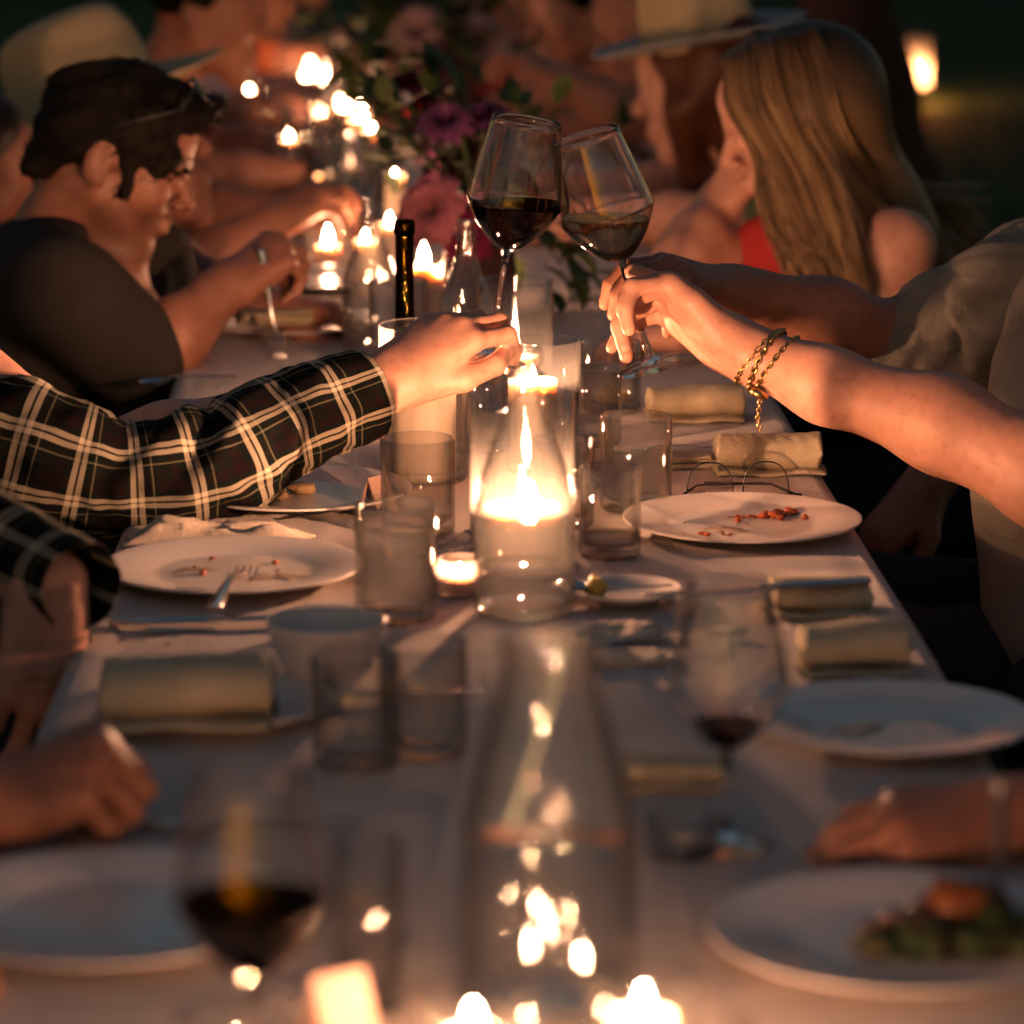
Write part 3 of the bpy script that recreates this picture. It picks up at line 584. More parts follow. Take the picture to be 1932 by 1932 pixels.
def spoon_shape():
    v, f = ribbon([0, .004, .05, .1, .125], [.008, .013, .011, .006, .007], [0, 0, .004, .010, .008]); ms = [(v, f)]; p = []
    n = 9; q = []
    for i in range(n):
        t = i / (n - 1); x = .123 + .055 * t; wd = .019 * math.sin(math.pi * (.12 + .86 * t)) ** .75 + .001
        for j in range(7):
            s = (j - 3) / 3; q.append((x, wd * s, .008 - .009 * (1 - s * s) * math.sin(math.pi * min(1, t * .95 + .05)) - .002 * t))
    q = np.array(q); top = len(q); q2 = np.concatenate([q, q - V(0, 0, .0012)]); ff = []
    for i in range(n - 1):
        for j in range(6):
            a = i * 7 + j; ff += [(a, a + 7, a + 8, a + 1), (a + top, a + top + 1, a + top + 8, a + top + 7)]
    rim = [i * 7 for i in range(n)] + [(n - 1) * 7 + j for j in range(1, 7)] + [i * 7 + 6 for i in range(n - 2, -1, -1)] + list(range(5, 0, -1))
    for a, b in zip(rim, rim[1:] + rim[:1]): ff.append((a, b, b + top, a + top))
    return merge((v, f), (q2, ff))
SHAPES = {'fork': fork_shape(), 'knife': knife_shape(), 'spoon': spoon_shape()}
def utensil(kind, p0, p1, label, up=(0, 0, 1), mt='steel', flip=False, s=1.0):
    p0, p1 = np.array(p0, float), np.array(p1, float); x = nrm(p1 - p0); z = np.array(up, float); z = nrm(z - x * z.dot(x)); z = -z if flip else z; Mx = np.stack([x, np.cross(z, x), z], 1) * s
    v, f = SHAPES[kind]; return tag(wpart(kind, tx(v, p0, Mx), f, M[mt]), label, kind, 'loose cutlery on the table')
dz = V(0, 0, .004); rz = V(0, 0, .030)
utensil('fork', T(402, 1146, TZ + .026), T(494, 1062, TZ + .010) + V(0, .03, 0), 'steel fork lying tines up on the left plate')
utensil('knife', T(205, 1186) + dz, T(560, 1176) + dz, 'steel knife lying in front of the left plate')
utensil('spoon', T(275, 1194) + V(0, -.008, .004), T(560, 1168) + V(0, 0, .004), 'steel spoon lying in front of the left plate beside the knife', flip=True)
utensil('fork', T(515, 1310) + dz, T(690, 1255) + V(0, 0, .03), 'blurred fork leaning by the white bowl', s=.8)
utensil('knife', T(520, 1325) + dz, T(760, 1320) + dz, 'blurred knife in front of the white bowl', s=.8)
utensil('knife', T(1640, 1098, TZ + .03), T(1440, 1112, TZ + .03), 'knife lying on the rolled napkin at the right table edge')
utensil('fork', T(1100, 1225) + dz, T(1265, 1215) + dz, 'blurred fork right of the nearest bottle neck', s=.8)
utensil('spoon', T(1270, 1105, TZ + .02), T(1120, 1098, TZ + .02), 'spoon with shiny bowl on the small saucer', flip=True, s=.62)
utensil('fork', T(1400, 845, TZ + .012), T(1272, 852, TZ + .008), 'dark-handled fork tucked in the napkin behind the eyeglasses', s=.75)
utensil('knife', T(265, 1568) + dz, T(560, 1562) + dz, 'blurred knife beside the near fist', s=.75)
utensil('spoon', T(540, 985) + dz, T(630, 980) + dz, 'spoon behind the tumbler below the plaid cuff', s=.6)
utensil('spoon', T(445, 715) + dz, T(378, 722) + dz, 'glinting spoon on the far left table edge', s=.75)
utensil('knife', T(800, 1060) + dz, T(880, 1040) + dz, 'small knife left of the middle bottle', s=.35)
utensil('spoon', T(825, 1035) + dz, T(880, 1018) + dz, 'small spoon left of the glowing candle', s=.4)
# --- napkins
def tx2(m, z): return (m[0] + V(0, 0, z), m[1])
def napkin_slab(L, W, H, rg):
    nu, nv = 30, 24; u = np.linspace(-1, 1, nu); a = np.arange(nv) * 2 * math.pi / nv; v = np.zeros((nu, nv, 3)); wl = rg.uniform(0, 6.28, 3)
    for i, q in enumerate(u):
        cx = np.sign(np.cos(a)) * np.abs(np.cos(a)) ** .2 * W / 2 * (1 + .03 * math.sin(q * 4 + wl[0])); v[i, :, 0] = q * L / 2 + .003 * np.sin(cx * 60 + wl[1]); v[i, :, 1] = cx; v[i, :, 2] = np.maximum(.0008, H * .5 + np.sign(np.sin(a)) * np.abs(np.sin(a)) ** .6 * H * .45 + .0015 * np.sin(q * 5 + wl[2]))
    return v.reshape(-1, 3), [(i * nv + j, i * nv + (j + 1) % nv, (i + 1) * nv + (j + 1) % nv, (i + 1) * nv + j) for i in range(nu - 1) for j in range(nv)] + [tuple(range(nv - 1, -1, -1)), tuple((nu - 1) * nv + j for j in range(nv))]
def napkin(p, yaw, L, W, H, label, m='napkin', seed=1, layers=3, roll=False):
    rg = np.random.default_rng(seed); ms = []; layers = 1 if roll else layers + 2
    if roll: ms.append(tx2(napkin_slab(L * 1.02, W * 1.3, .006, rg), 0)); 
    for k in range(layers):
        nu, nv = 44, 36; u = np.linspace(-1, 1, nu); a = np.arange(nv) * 2 * math.pi / nv; h = H / layers; v = np.zeros((nu, nv, 3))
        sh = 1 - .05 * k * rg.uniform(.4, 1.2) if k else 1; off = rg.normal(0, .0035, 2) if k else (0, 0); e = .22 if not roll else .8; wl = rg.uniform(0, 6.28, 5); skew = rg.normal(0, .03) if k else 0
        for i, q in enumerate(u):
            ed = 1 - .85 * max(0, (abs(q) - .985) / .015) ** 2
            cx = np.sign(np.cos(a)) * np.abs(np.cos(a)) ** e * W / 2 * sh * (1 + .018 * np.sin(q * 5 + wl[0])); cz = np.sign(np.sin(a)) * np.abs(np.sin(a)) ** (.5 if not roll else .9) * h * (.36 if not roll else .5) * ed
            edge = np.abs(np.cos(a)) ** 6
            wave = h * (.22 * np.sin(q * 2.3 + wl[1]) + .10 * np.sin(q * 6 + wl[4] + cx * 50)) * (k + 1) / layers - h * .3 * edge * (k > 0)
            if roll: wave = h * (.07 * np.sin(q * 2.4 + wl[1]) + .012 * np.sin(q * 23 + cx * 220 + wl[2]) * np.sin(a)); cx = cx * (1 + .06 * np.sin(q * 2.2 + wl[3])) + .003 * np.sin(q * 2.6 + wl[0]); cz = cz * (1 + .08 * np.sin(q * 1.6 + wl[4])) + .004
            v[i, :, 0] = q * L / 2 * sh + off[0] + .0022 * np.sin(cx * 90 + wl[3]) + skew * cx; v[i, :, 1] = cx + off[1] + skew * q * L * .2; v[i, :, 2] = h * (k + .5) + cz + wave
        v[:, :, 2] = np.maximum(v[:, :, 2], .0008 + .0003 * k); f = [(i * nv + j, i * nv + (j + 1) % nv, (i + 1) * nv + (j + 1) % nv, (i + 1) * nv + j) for i in range(nu - 1) for j in range(nv)] + [tuple(range(nv - 1, -1, -1)), tuple((nu - 1) * nv + j for j in range(nv))]
        ms.append((v.reshape(-1, 3), f))
    v, f = merge(*ms); c, s = math.cos(yaw), math.sin(yaw); Mx = np.array([[c, -s, 0], [s, c, 0], [0, 0, 1]])
    return tag(wpart('napkin', tx(v, np.array((p[0], p[1], p[2] + .001)), Mx), f, M[m]), label, 'napkin', 'olive linen napkins')
napkin(T(1448, 890), .05, .115, .055, .036, 'rolled olive napkin behind the eyeglasses', seed=2, roll=True)
napkin(T(1312, 790), .0, .11, .06, .032, 'olive napkin under the bracelet wrist', seed=3, roll=True)
napkin(T(1300, 880), .0, .06, .05, .014, 'thin folded napkin holding the dark fork', seed=12, layers=2)
napkin(T(1545, 1155), .06, .088, .055, .026, 'ochre rolled napkin under the knife at the right edge', seed=4, roll=True)
napkin(T(1610, 1262), -.03, .090, .065, .034, 'folded wedge napkin in front of the ochre napkin', seed=5, roll=True)
napkin(T(355, 1350, TZ + .012), -.02, .135, .085, .040, 'large olive napkin on the small left plate', seed=6, roll=True)
napkin(T(520, 610, TZ + .02), .1, .10, .07, .02, 'napkin on the far left plate', seed=7, layers=2)
napkin(T(560, 395), .0, .12, .08, .02, 'tan napkin before the hatted diner', seed=8, layers=2)
napkin(T(1180, 1250), .1, .07, .05, .008, 'flat pinkish napkin right of the nearest bottle', 'napkin_pale', 9, 2)
napkin(T(1275, 1478), -.05, .075, .045, .016, 'dark blurred napkin behind the foot of the near right wine glass', seed=15, roll=True)
tumbler(T(1288, 1612), 'blurred low tumbler left of the near right hand', .027, .03)
def crumpled(p, sx, sy, h, label, m, seed):
    n = 60; g = np.linspace(-1, 1, n); X, Y = np.meshgrid(g, g, indexing='ij'); z = np.zeros_like(X)
    for i in range(n):
        for j in range(n):
            q = Vector((X[i, j] * 2.2 + seed, Y[i, j] * 1.6, seed * .7)); z[i, j] = .5 + .6 * mnoise.noise(q * .55) + .22 * (1 - abs(mnoise.noise(q * .9)) * 3)
    ed = np.clip((1 - np.maximum(abs(X), abs(Y))) * 3, 0, 1); z = h * z * ed + .002; v = np.stack([p[0] + X * sx * (1 + .1 * np.sin(Y * 5)), p[1] + Y * sy * (1 + .12 * np.sin(X * 4)), p[2] + z], -1).reshape(-1, 3)
    i = np.arange(n * n).reshape(n, n); top = np.stack([i[:-1, :-1], i[1:, :-1], i[1:, 1:], i[:-1, 1:]], -1).reshape(-1, 4)
    o = tag(wpart('napkin', v, top, M[m]), label, 'napkin'); md = o.modifiers.new('thick', 'SOLIDIFY'); md.thickness = .0015; md.offset = 1; return o
crumpled(T(415, 1022), .085, .034, .026, 'crumpled pale napkin between the plaid sleeve and the left plate', 'napkin_pale', 3.1)
crumpled(T(1170, 1200), .035, .03, .008, 'flat blurred cloth scrap before the small saucer', 'napkin_pale', 5.2)
# --- food
def lumps(pts, size, m, label, name='food_scraps', cat='food', seed=0, top=True):
    rg = np.random.default_rng(seed); ms = []
    for q in pts:
        bm = bmesh.new(); bmesh.ops.create_icosphere(bm, subdivisions=2, radius=1); sc = size * rg.uniform(.5, 1.4) * rg.uniform(.5, 1.5, 3) * V(1, 1, .55); o = rg.uniform(0, 20, 3); v = []
        for k in bm.verts: d = 1 + .5 * mnoise.noise(Vector(k.co * 1.6) + Vector(o)); v.append(np.array(k.co) * d * sc)
        f = [tuple(x.index for x in g.verts) for g in bm.faces]; bm.free(); v = np.array(v); v[:, 2] -= v[:, 2].min(); ms.append((v + q, f))
    v, f = merge(*ms); return tag(wpart(name, v, f, M[m]), label, cat)
def scat(c, n, sx, sy, z, seed): r = np.random.default_rng(seed); return [V(c[0] + r.normal(0, sx), c[1] + r.normal(0, sy), TZ + z) for _ in range(n)]
lumps(scat(PR + V(.035, .035, 0), 16, .014, .012, .0060, 1), .0045, 'food_red', 'red shreds of leftover food on the right plate', seed=1)
lumps([PR + V(-.01 + .004 * i, .035, .0060) for i in range(9)], .0028, 'food_red', 'thin line of sauce on the right plate', seed=2)
lumps(scat(PR + V(-.03, -.04, 0), 9, .03, .016, .0060, 3), .0025, 'food_red', 'crumbs at the front of the right plate', 'crumbs', seed=3)
lumps(scat(PL + V(.03, -.01, 0), 12, .035, .028, .0060, 4), .0026, 'food_red', 'crumbs on the left plate with the fork', 'crumbs', seed=4)
lumps(scat(PB + V(-.02, 0, 0), 12, .022, .014, .0060, 5), .009, 'bread', 'brown food leftovers on the plate behind the plaid sleeve', seed=5)
lumps(scat(PF + V(.035, .02, 0), 16, .018, .018, .0060, 6), .016, 'food_orange', 'orange roast vegetables on the bottom right plate', seed=6)
lumps(scat(PF + V(.055, -.02, 0), 26, .028, .016, .0060, 7), .015, 'food_green', 'dark green salad on the bottom right plate', seed=7)
lumps(scat(bw + V(0, -.004, 0), 7, .012, .012, .0095, 8), .005, 'food_red', 'scraps left in the white bowl', seed=8)
lumps(scat(PS + V(-.022, 0, 0), 2, .006, .004, .0060, 9), .010, 'lemon', 'lemon wedges on the small saucer', 'lemon_wedge', seed=9)
lumps(scat(T(330, 1235), 14, .05, .03, .0012, 21), .0017, 'bread', 'bread crumbs on the cloth in front of the left plate', 'crumbs', seed=21)
lumps(scat(T(1420, 1180), 16, .05, .05, .0012, 22), .0017, 'bread', 'bread crumbs on the cloth in front of the right plate', 'crumbs', seed=22)
lumps(scat(T(960, 1330), 12, .06, .05, .0012, 23), .0016, 'bread', 'bread crumbs on the cloth before the middle bottle', 'crumbs', seed=23)
def smear(p, r, label, seed, m='food_red'):
    rg = np.random.default_rng(seed); n = 40; a_ = np.arange(n) * 2 * math.pi / n; rr = r * (1 + .35 * np.sin(a_ * 2 + rg.uniform(0, 6)) + .22 * np.sin(a_ * 5 + rg.uniform(0, 6)) + .12 * np.sin(a_ * 9 + rg.uniform(0, 6)))
    z0 = p[2]; ring = lambda s, z: np.stack([p[0] + rr * s * np.cos(a_) * 1.5, p[1] + rr * s * np.sin(a_), np.full(n, z)], -1)
    v = np.concatenate([ring(1, z0), ring(.9, z0 + .0007), ring(.4, z0 + .0009)]); f = [tuple(range(2 * n, 3 * n))] + [(k * n + i, k * n + (i + 1) % n, (k + 1) * n + (i + 1) % n, (k + 1) * n + i) for k in (0, 1) for i in range(n)]
    return tag(wpart('sauce_smear', v, f, M[m]), label, 'food')
zz = TZ + .0063
smear(V(PR[0] - .02, PR[1] - .02, zz), .013, 'thin reddish sauce smear on the right plate', 1, 'sauce_thin'); smear(V(PL[0] + .045, PL[1] - .02, zz), .016, 'thin sauce smear beside the fork on the left plate', 2, 'sauce_thin'); smear(V(PL[0] - .035, PL[1] + .01, zz), .011, 'small brown smear on the left half of the left plate', 3, 'sauce_thin'); smear(V(PN[0] - .03, PN[1] - .01, zz), .015, 'faint smear on the near right plate', 4, 'sauce_thin')
utensil('fork', P(1893, 1475, 2.16), P(1872, 1745, 2.22), 'dark blurred fork stabbing the salad at the bottom right', up=(0, -1, 0), s=.7)
# --- eyeglasses upside down, folded card, near votives
E0 = T(1272, 941); E1 = T(1512, 938); ex = nrm(E1 - E0); t = empty('eyeglasses', (E0 + E1) / 2, 'thin wire eyeglasses lying upside down behind the right plate', 'eyeglasses')
wpart('brow_bar', *tube([E0 + V(0, 0, .002), E0 * .5 + E1 * .5 + V(0, -.001, .0025), E1 + V(0, 0, .002)], .0022, 8), M['black'], t)
for k, (a, b) in enumerate(((.10, .46), (.54, .90))):
    c = E0 + (E1 - E0) * (a + b) / 2; w_ = np.linalg.norm(E1 - E0) * (b - a) / 2
    pts = np.array([c + ex * (w_ * np.sign(math.cos(q)) * abs(math.cos(q)) ** .8) + V(0, .004 * math.sin(q), .003 + .034 * max(0, math.sin(q)) ** .75) for q in np.linspace(0, math.pi, 25)])
    rim = wpart('rim', *tube(pts, .0008, 6), M['black'], t)
    vv = np.concatenate([pts, pts + V(0, .0015, 0)]); nf = len(pts)
    wpart('lens', vv, [tuple(range(nf)), tuple(range(2 * nf - 1, nf - 1, -1))] + [(i, i + nf, (i + 1) % nf + nf, (i + 1) % nf) for i in range(nf)], M['glass'], t, False)
for a, sg in ((.06, 1), (.95, -1)):
    c = E0 + (E1 - E0) * a; wpart('temple', *tube([c + V(0, .002, .003), c + V(sg * .02, .05, .004), c + V(sg * .09, .058, .004)], .0014, 6), M['black'], t)
def tent_card(p, w_, h, yaw, label):
    v = []; th = .0012
    for sx in (-1, 1): v += [(sx * w_ / 2, -h * .42, 0), (sx * w_ / 2, 0, h), (sx * w_ / 2, h * .42, 0), (sx * w_ / 2, h * .42 - th * 2, 0), (sx * w_ / 2, 0, h - th * 2.5), (sx * w_ / 2, -h * .42 + th * 2, 0)]
    f = [(i, (i + 1) % 6, (i + 1) % 6 + 6, i + 6) for i in range(6)] + [(0, 5, 4, 1), (1, 4, 3, 2), (6, 7, 10, 11), (7, 8, 9, 10)]
    c, s = math.cos(yaw), math.sin(yaw); return tag(wpart('tent_card', tx(v, np.array((p[0], p[1], TZ + .001)), np.array([[c, -s, 0], [s, c, 0], [0, 0, 1]])), f, M['paper'], None, False), label, 'card')
tent_card(P(640, 1965, 2.04), .035, .05, .55, 'folded pink place card at the bottom left of the near candles')
tent_card(T(712, 965), .03, .036, .9, 'small folded card in front of the smoky tumbler')
for k, (x, y, YY, s, lb) in enumerate(((893, 1884, 1.99, .75, 'leftmost of the bright blurred tealights at the bottom of the picture'), (1022, 1912, 1.93, .75, 'bright blurred tealight under the nearest bottle'), (1214, 1866, 2.02, .7, 'blurred tealight right of the nearest bottle'), (838, 1912, 1.90, .7, 'blurred tealight at the very bottom edge left of centre'), (1310, 1930, 1.92, .55, 'faint blurred tealight at the very bottom edge right of centre'), (445, 1900, 1.95, .5, 'tiny blurred tealight added for a reflection beside the pink place card'))):  # last one added for a flame reflection, also to warm the left plates
    q = P(x, y, YY); q2 = V(q[0], q[1], 0); votive(q2, lb, s, 'votive glass of the ' + lb.replace('bright ', '').replace('blurred ', ''), 'near')
tumbler(P(695, 1860, 2.12), 'narrow near glass with candle glints left of the nearest bottle', .022, .11, 0, 'glass')
# --- candles going away down the table
q = T(620, 500); votive(q, 'round bright tealight left of the clear bottle', 1.15, 'votive glass left of the clear bottle')
q = T(800, 590); pillar_candle(q, .030, .062, 'bright pillar candle below the coral flower', .0, 1.3, drip=.006, k='back')
q = T(840, 640); tumbler(q, 'small tumbler before the bright pillar candle', .032, .07, 0, 'glass')
for x, y, YY, s, lb in ((575, 160, 7.6, 1.3, 'left one of the three merged far candles'), (612, 158, 7.9, 1.3, 'middle one of the three merged far candles'), (650, 186, 7.0, 1.3, 'right one of the three merged far candles'), (585, 128, 8.2, 1.2, 'upper one of the merged far candles'), (680, 205, 6.6, 1.0, 'lowest right one of the far candles'), (520, 102, 8.6, .9, 'small far candle at the upper left beyond the merged ones'), (735, 400, 5.35, .6, 'small flame between the clear bottle and the flowers')):
    q = P(x, y, YY); h = max(.03, q[2] - TZ - .02); pillar_candle(q, .022, h, lb, 0, s * 1.2, k='far') 
    if s > 1.25: hurricane(q, .04, h + .06, 'glass cylinder around the ' + lb)
q = T(575, 300); tumbler(q, 'far tumbler among the bokeh', .036, .1, 0, 'glass'); tumbler(T(700, 262), 'far tumbler beyond the wine glasses', .036, .1, 0, 'glass'); tumbler(T(480, 270), 'far tumbler on the left before the rust shirt', .036, .1, 0, 'glass')
for k, (x, y, rr) in enumerate(((560, 235, .034), (610, 225, .034), (530, 190, .034), (655, 255, .03), (690, 330, .034), (540, 300, .036), (600, 205, .034), (720, 290, .03))):
    tumbler(T(x, y + 55), ('far tumbler catching candle glints', 'far glass beside the merged candles', 'small far tumbler left of the merged candles', 'far tumbler before the merged candles', 'tumbler right behind the far wine glasses', 'far tumbler left of the far wine glasses', 'distant tumbler under the merged candles', 'distant tumbler beside the bouquet leaves')[k], rr, .1, 0, 'votive')
for x, y, YY, s, lb in ((560, 60, 9.0, .8, 'tiny candle at the far table end, left of the tall far bouquet'), (470, 165, 7.4, .55, 'faint tiny candle before the rust shirt'), (700, 235, 6.2, .55, 'tiny candle at the left leaves of the dark bouquet'), (545, 250, 6.3, .55, 'tiny candle left of the far wine glasses'), (605, 205, 7.1, .7, 'tiny candle below the merged far candles'), (662, 300, 5.95, .85, 'small candle added for the bright reflection in the large empty wine glass'), (612, 318, 6.05, .5, 'tiny candle left of the large empty wine glass'), (745, 318, 5.5, .45, 'tiny candle at the left side of the coral flower'), (690, 440, 5.1, .7, 'small candle right behind the clear cone-necked bottle'), (500, 60, 9.1, .6, 'tiny candle farthest to the upper left on the table')):  # some flames added for glints, like the reflection in the large wine glass
    q = P(x, y, YY); pillar_candle(q, .016, max(.02, q[2] - TZ - .012), lb, 0, s, k='far')
# lantern on the lawn
L0 = P(1724, 134, 15.5); lt = empty('garden_lantern', (L0[0], L0[1], 0), 'glowing candle lantern on the dark lawn at the upper right', 'lantern')
lh = L0[2]
wpart('base', *tube([(L0[0], L0[1], 0), (L0[0], L0[1], max(.02, lh - .06))], .012, 8), M['black'], lt)
wpart('glass_shade', *[a if i else a + V(L0[0], L0[1], max(.02, lh - .06)) for i, a in enumerate(lathe(glass_cyl_prof(.06, .20), 32))], thin_glass('amber_lantern_glass', (1, .75, .5), smudge=.16), lt)
fv, ff = lathe(smooth_prof([(.0004, 0), (.010, .005), (.016, .016), (.010, .032), (.0006, .048)], 3), 12); wpart('flame', fv + V(L0[0], L0[1], lh - .03), ff, FLAMES['lantern'], lt)
# --- flowers
def bloom(r, n, mt, seed):
    rg = np.random.default_rng(seed); ms = []; gold = 2.39996
    for k in range(n):
        t = (k + .5) / n; ph = k * gold; op = R(12 + 78 * t ** .8); L = r * (.45 + .55 * t) * rg.uniform(.9, 1.1); wd = r * (.16 + .16 * t); q = []
        for i in range(5):
            s = i / 4; th = op * (.55 + .6 * s); rr = L * s; x = rr * math.sin(th) + r * .08; z = rr * math.cos(th) - r * .1 * t; ww = wd * math.sin(math.pi * (.12 + .80 * s)) ** .8
            for sgn in (-1, 0, 1): q.append((x, sgn * ww, z + abs(sgn) * ww * .35))
        q = np.array(q); c, s_ = math.cos(ph), math.sin(ph); q = q @ np.array([[c, -s_, 0], [s_, c, 0], [0, 0, 1]]).T
        ms.append((q, [(i * 3 + j, i * 3 + j + 1, (i + 1) * 3 + j + 1, (i + 1) * 3 + j) for i in range(4) for j in range(2)]))
    v, f = merge(*ms); me = meshdata('bloom', v, f, M[mt]); return me
def leaf_shape(L, W):
    v = []
    for i in range(6):
        s = i / 5; w_ = W * math.sin(math.pi * min(1, s * .9 + .1)) ** .9 * (1 if i < 5 else .05)
        for g in (-1, 0, 1): v.append((L * s, g * w_, -L * .25 * s * s + abs(g) * w_ * .3))
    return np.array(v), [(i * 3 + j, i * 3 + j + 1, (i + 1) * 3 + j + 1, (i + 1) * 3 + j) for i in range(5) for j in range(2)]
def bouquet(base, label, vlabel, items, leaves, spikes, Y, seed):
    rg = np.random.default_rng(seed); t = empty('bouquet', (base[0], base[1], TZ), label, 'flowers', 'flower arrangements on the table'); top = V(base[0], base[1], TZ + .16)
    obj('vase', meshdata('vase', *lathe(smooth_prof([(.0005, .001), (.035, .001), (.045, .02), (.05, .07), (.042, .12), (.035, .15), (.04, .165), (.037, .166), (.03, .15), (.0005, .03)], 4), 32), M['brown']), t)
    for x, y, dy, r, mt in items:
        p = P(x, y, Y + dy); d = nrm(nrm(p - top) + V(0, -.7, .25) + rg.normal(0, .25, 3)); me = cached(('bloom', r, mt), lambda: bloom(r, 46, mt, len(CACHE)))
        b = obj('bloom', me, t, p - np.array(t.location)); b.rotation_euler = Matrix(axis_mat(d)).to_euler()
        wpart('stem', *tube(spline([top - V(0, 0, .08), top + (p - top) * .4 + V(0, 0, .02), p], 5), .0028, 6), M['stem'], t)
    for x, y, dy, L in leaves:
        p = P(x, y, Y + dy); sp = []
        wpart('stem', *tube(spline([top - V(0, 0, .06), top * .5 + p * .5 + V(0, 0, .02), p], 5), .002, 5), M['stem'], t)
        for k in range(7):
            d = nrm(rg.normal(size=3) + nrm(p - top) * 1.2); o = obj('leaf', cached(('leaf', L), lambda: meshdata('leaf', *leaf_shape(L, L * .28), M['leaf'])), t, p - np.array(t.location) + rg.normal(0, L * .35, 3)); o.rotation_euler = Matrix(np.stack([d, nrm(np.cross((.3, .2, 1), d)), np.cross(d, nrm(np.cross((.3, .2, 1), d)))], 1)).to_euler()
    for x, y, x2, y2, dy in spikes:
        a, b = P(x, y, Y + dy), P(x2, y2, Y + dy); wpart('stem', *tube(spline([top - V(0, 0, .06), a * .6 + top * .4, a, b], 5), .002, 5), M['stem'], t); ms = []
        for k in range(34):
            s = k / 33; q = a + (b - a) * s; d = nrm(V(math.cos(k * 2.4), math.sin(k * 2.4), .6)); lv, lf = leaf_shape(.022 * (1.15 - s), .007 * (1.2 - s)); e = nrm(np.cross((0, 0, 1), d)); ms.append((lv @ np.stack([d, e, np.cross(d, e)], 1).T + q, lf))
        wpart('flower_spike', *merge(*ms), M['leaf'], t)
    return t
bouquet(T(905, 600), 'dark red and pink bouquet with a coral bloom behind the toasting glasses', '', [(815, 398, -.2, .05, 'coral'), (880, 445, -.14, .042, 'magenta'), (842, 232, -.1, .04, 'orchid'), (912, 225, -.08, .04, 'orchid'), (765, 165, .1, .042, 'plum'), (835, 330, 0, .044, 'plum'), (812, 280, .05, .03, 'orchid'), (930, 300, .04, .045, 'plum'), (880, 300, -.03, .036, 'plum'), (965, 345, .03, .04, 'magenta'), (715, 218, .08, .016, 'crimson'), (1000, 390, .02, .044, 'plum'), (795, 205, .06, .03, 'crimson'), (780, 248, .02, .022, 'coral'), (900, 375, .04, .04, 'plum'), (955, 250, .06, .035, 'plum')],
        [(705, 195, .05, .05), (730, 215, .05, .05), (745, 300, .08, .05), (1045, 470, -.05, .07), (1060, 500, -.06, .06), (870, 180, .06, .05), (960, 200, .08, .05), (800, 120, .12, .06), (840, 250, -.03, .04), (985, 440, .0, .06), (1010, 225, .1, .04), (890, 260, .0, .05), (850, 180, .05, .05)],
        [(870, 250, 858, 135, -.02), (1175, 240, 1172, 180, .0), (880, 330, 872, 210, -.08), (760, 260, 820, 320, -.1)], 4.95, 11)
bouquet(T(870, 262), 'paler bouquet of blush blooms farther down the table', '', [(790, 60, 0, .06, 'blush'), (860, 95, .05, .055, 'blush'), (905, 80, 0, .06, 'blush'), (830, 130, -.1, .05, 'plum'), (770, 110, .05, .05, 'blush'), (880, 30, .1, .06, 'blush'), (930, 130, .0, .05, 'crimson'), (740, 45, .05, .05, 'plum')],
        [(690, 90, 0, .09), (720, 120, 0, .08), (660, 60, 0, .09), (820, 20, .1, .09), (900, 10, .1, .09), (760, 140, -.05, .08), (860, 150, -.1, .08), (700, 30, .05, .09), (950, 60, .05, .08), (640, 30, .1, .07), (850, 60, 0, .08)], [(850, 40, 858, -60, 0), (920, 30, 930, -40, .1)], 6.9, 12)
# ------------------------------------------------------------------ people
def hand(wrist, f, d, side, curls, spread=(.10, .03, -.04, -.12), thumb=None, s=1.0, k=.0045):
    """palm, four jointed fingers and a thumb; f: along the palm, d: back of the hand, side: +1 right hand, -1 left hand"""
    f = nrm(f); d = np.array(d, float); d = nrm(d - f * d.dot(f)); t = np.cross(d, f) * side; W = np.array(wrist, float)
    def L(a, b, c): return W + s * (f * a + t * b + d * c)
    pr = [cap(L(-.02, .011, 0), L(.012, .012, 0), .0205 * s, .0195 * s, .02), cap(L(-.02, -.011, 0), L(.012, -.012, 0), .0205 * s, .019 * s, .02)]
    kn = [(.090, .031, .004), (.093, .010, .007), (.087, -.011, .005), (.077, -.031, .0)]; ln = [(.042, .026, .021), (.046, .029, .022), (.042, .027, .021), (.033, .021, .019)]; rd = [.0098, .0100, .0094, .0084]
    for q, r in zip(kn, rd): pr.append(cap(L(.006, q[1] * .55, -.001), L(q[0], q[1], q[2] - .002), .0165 * s, (r + .0026) * s, .016))
    pr.append(cap(L(.03, .012, -.012), L(.07, .014, -.008), .014 * s, .010 * s, .014)); pr.append(cap(L(.015, -.022, -.008), L(.06, -.026, -.006), .013 * s, .010 * s, .014))
    for q, l3, r, cu, sp in zip(kn, ln, rd, curls, spread):
        p = L(*q) - d * .002; th = 0; fd = f * math.cos(sp) + t * math.sin(sp)
        for j, (ll, c) in enumerate(zip(l3, cu)):
            th += R(c); nx = p + s * ll * (fd * math.cos(th) - d * math.sin(th)); pr.append(cap(p, nx, r * s * (1, .93, .86)[j], r * s * (.93, .86, .74)[j], k)); p = nx
    th = thumb or [(.02, .020, -.010), (.052, .046, -.022), (.082, .052, -.030), (.106, .046, -.034)]
    for j in range(3): pr.append(cap(L(*th[j]), L(*th[j + 1]), (.0165, .0118, .0105)[j] * s, (.0122, .0108, .0085)[j] * s, (.014, .006, .004)[j]))
    return pr
def limb(sh, el, wr, s=1.0):
    sh, el, wr = (np.array(q, float) for q in (sh, el, wr)); m = el + (wr - el) * .3
    return [cap(sh, sh + (el - sh) * .5, .050 * s, .047 * s, .02), cap(sh + (el - sh) * .5, el, .047 * s, .040 * s, .02), cap(el, m, .040 * s, .042 * s, .02), cap(m, wr, .042 * s, .0255 * s, .02)]
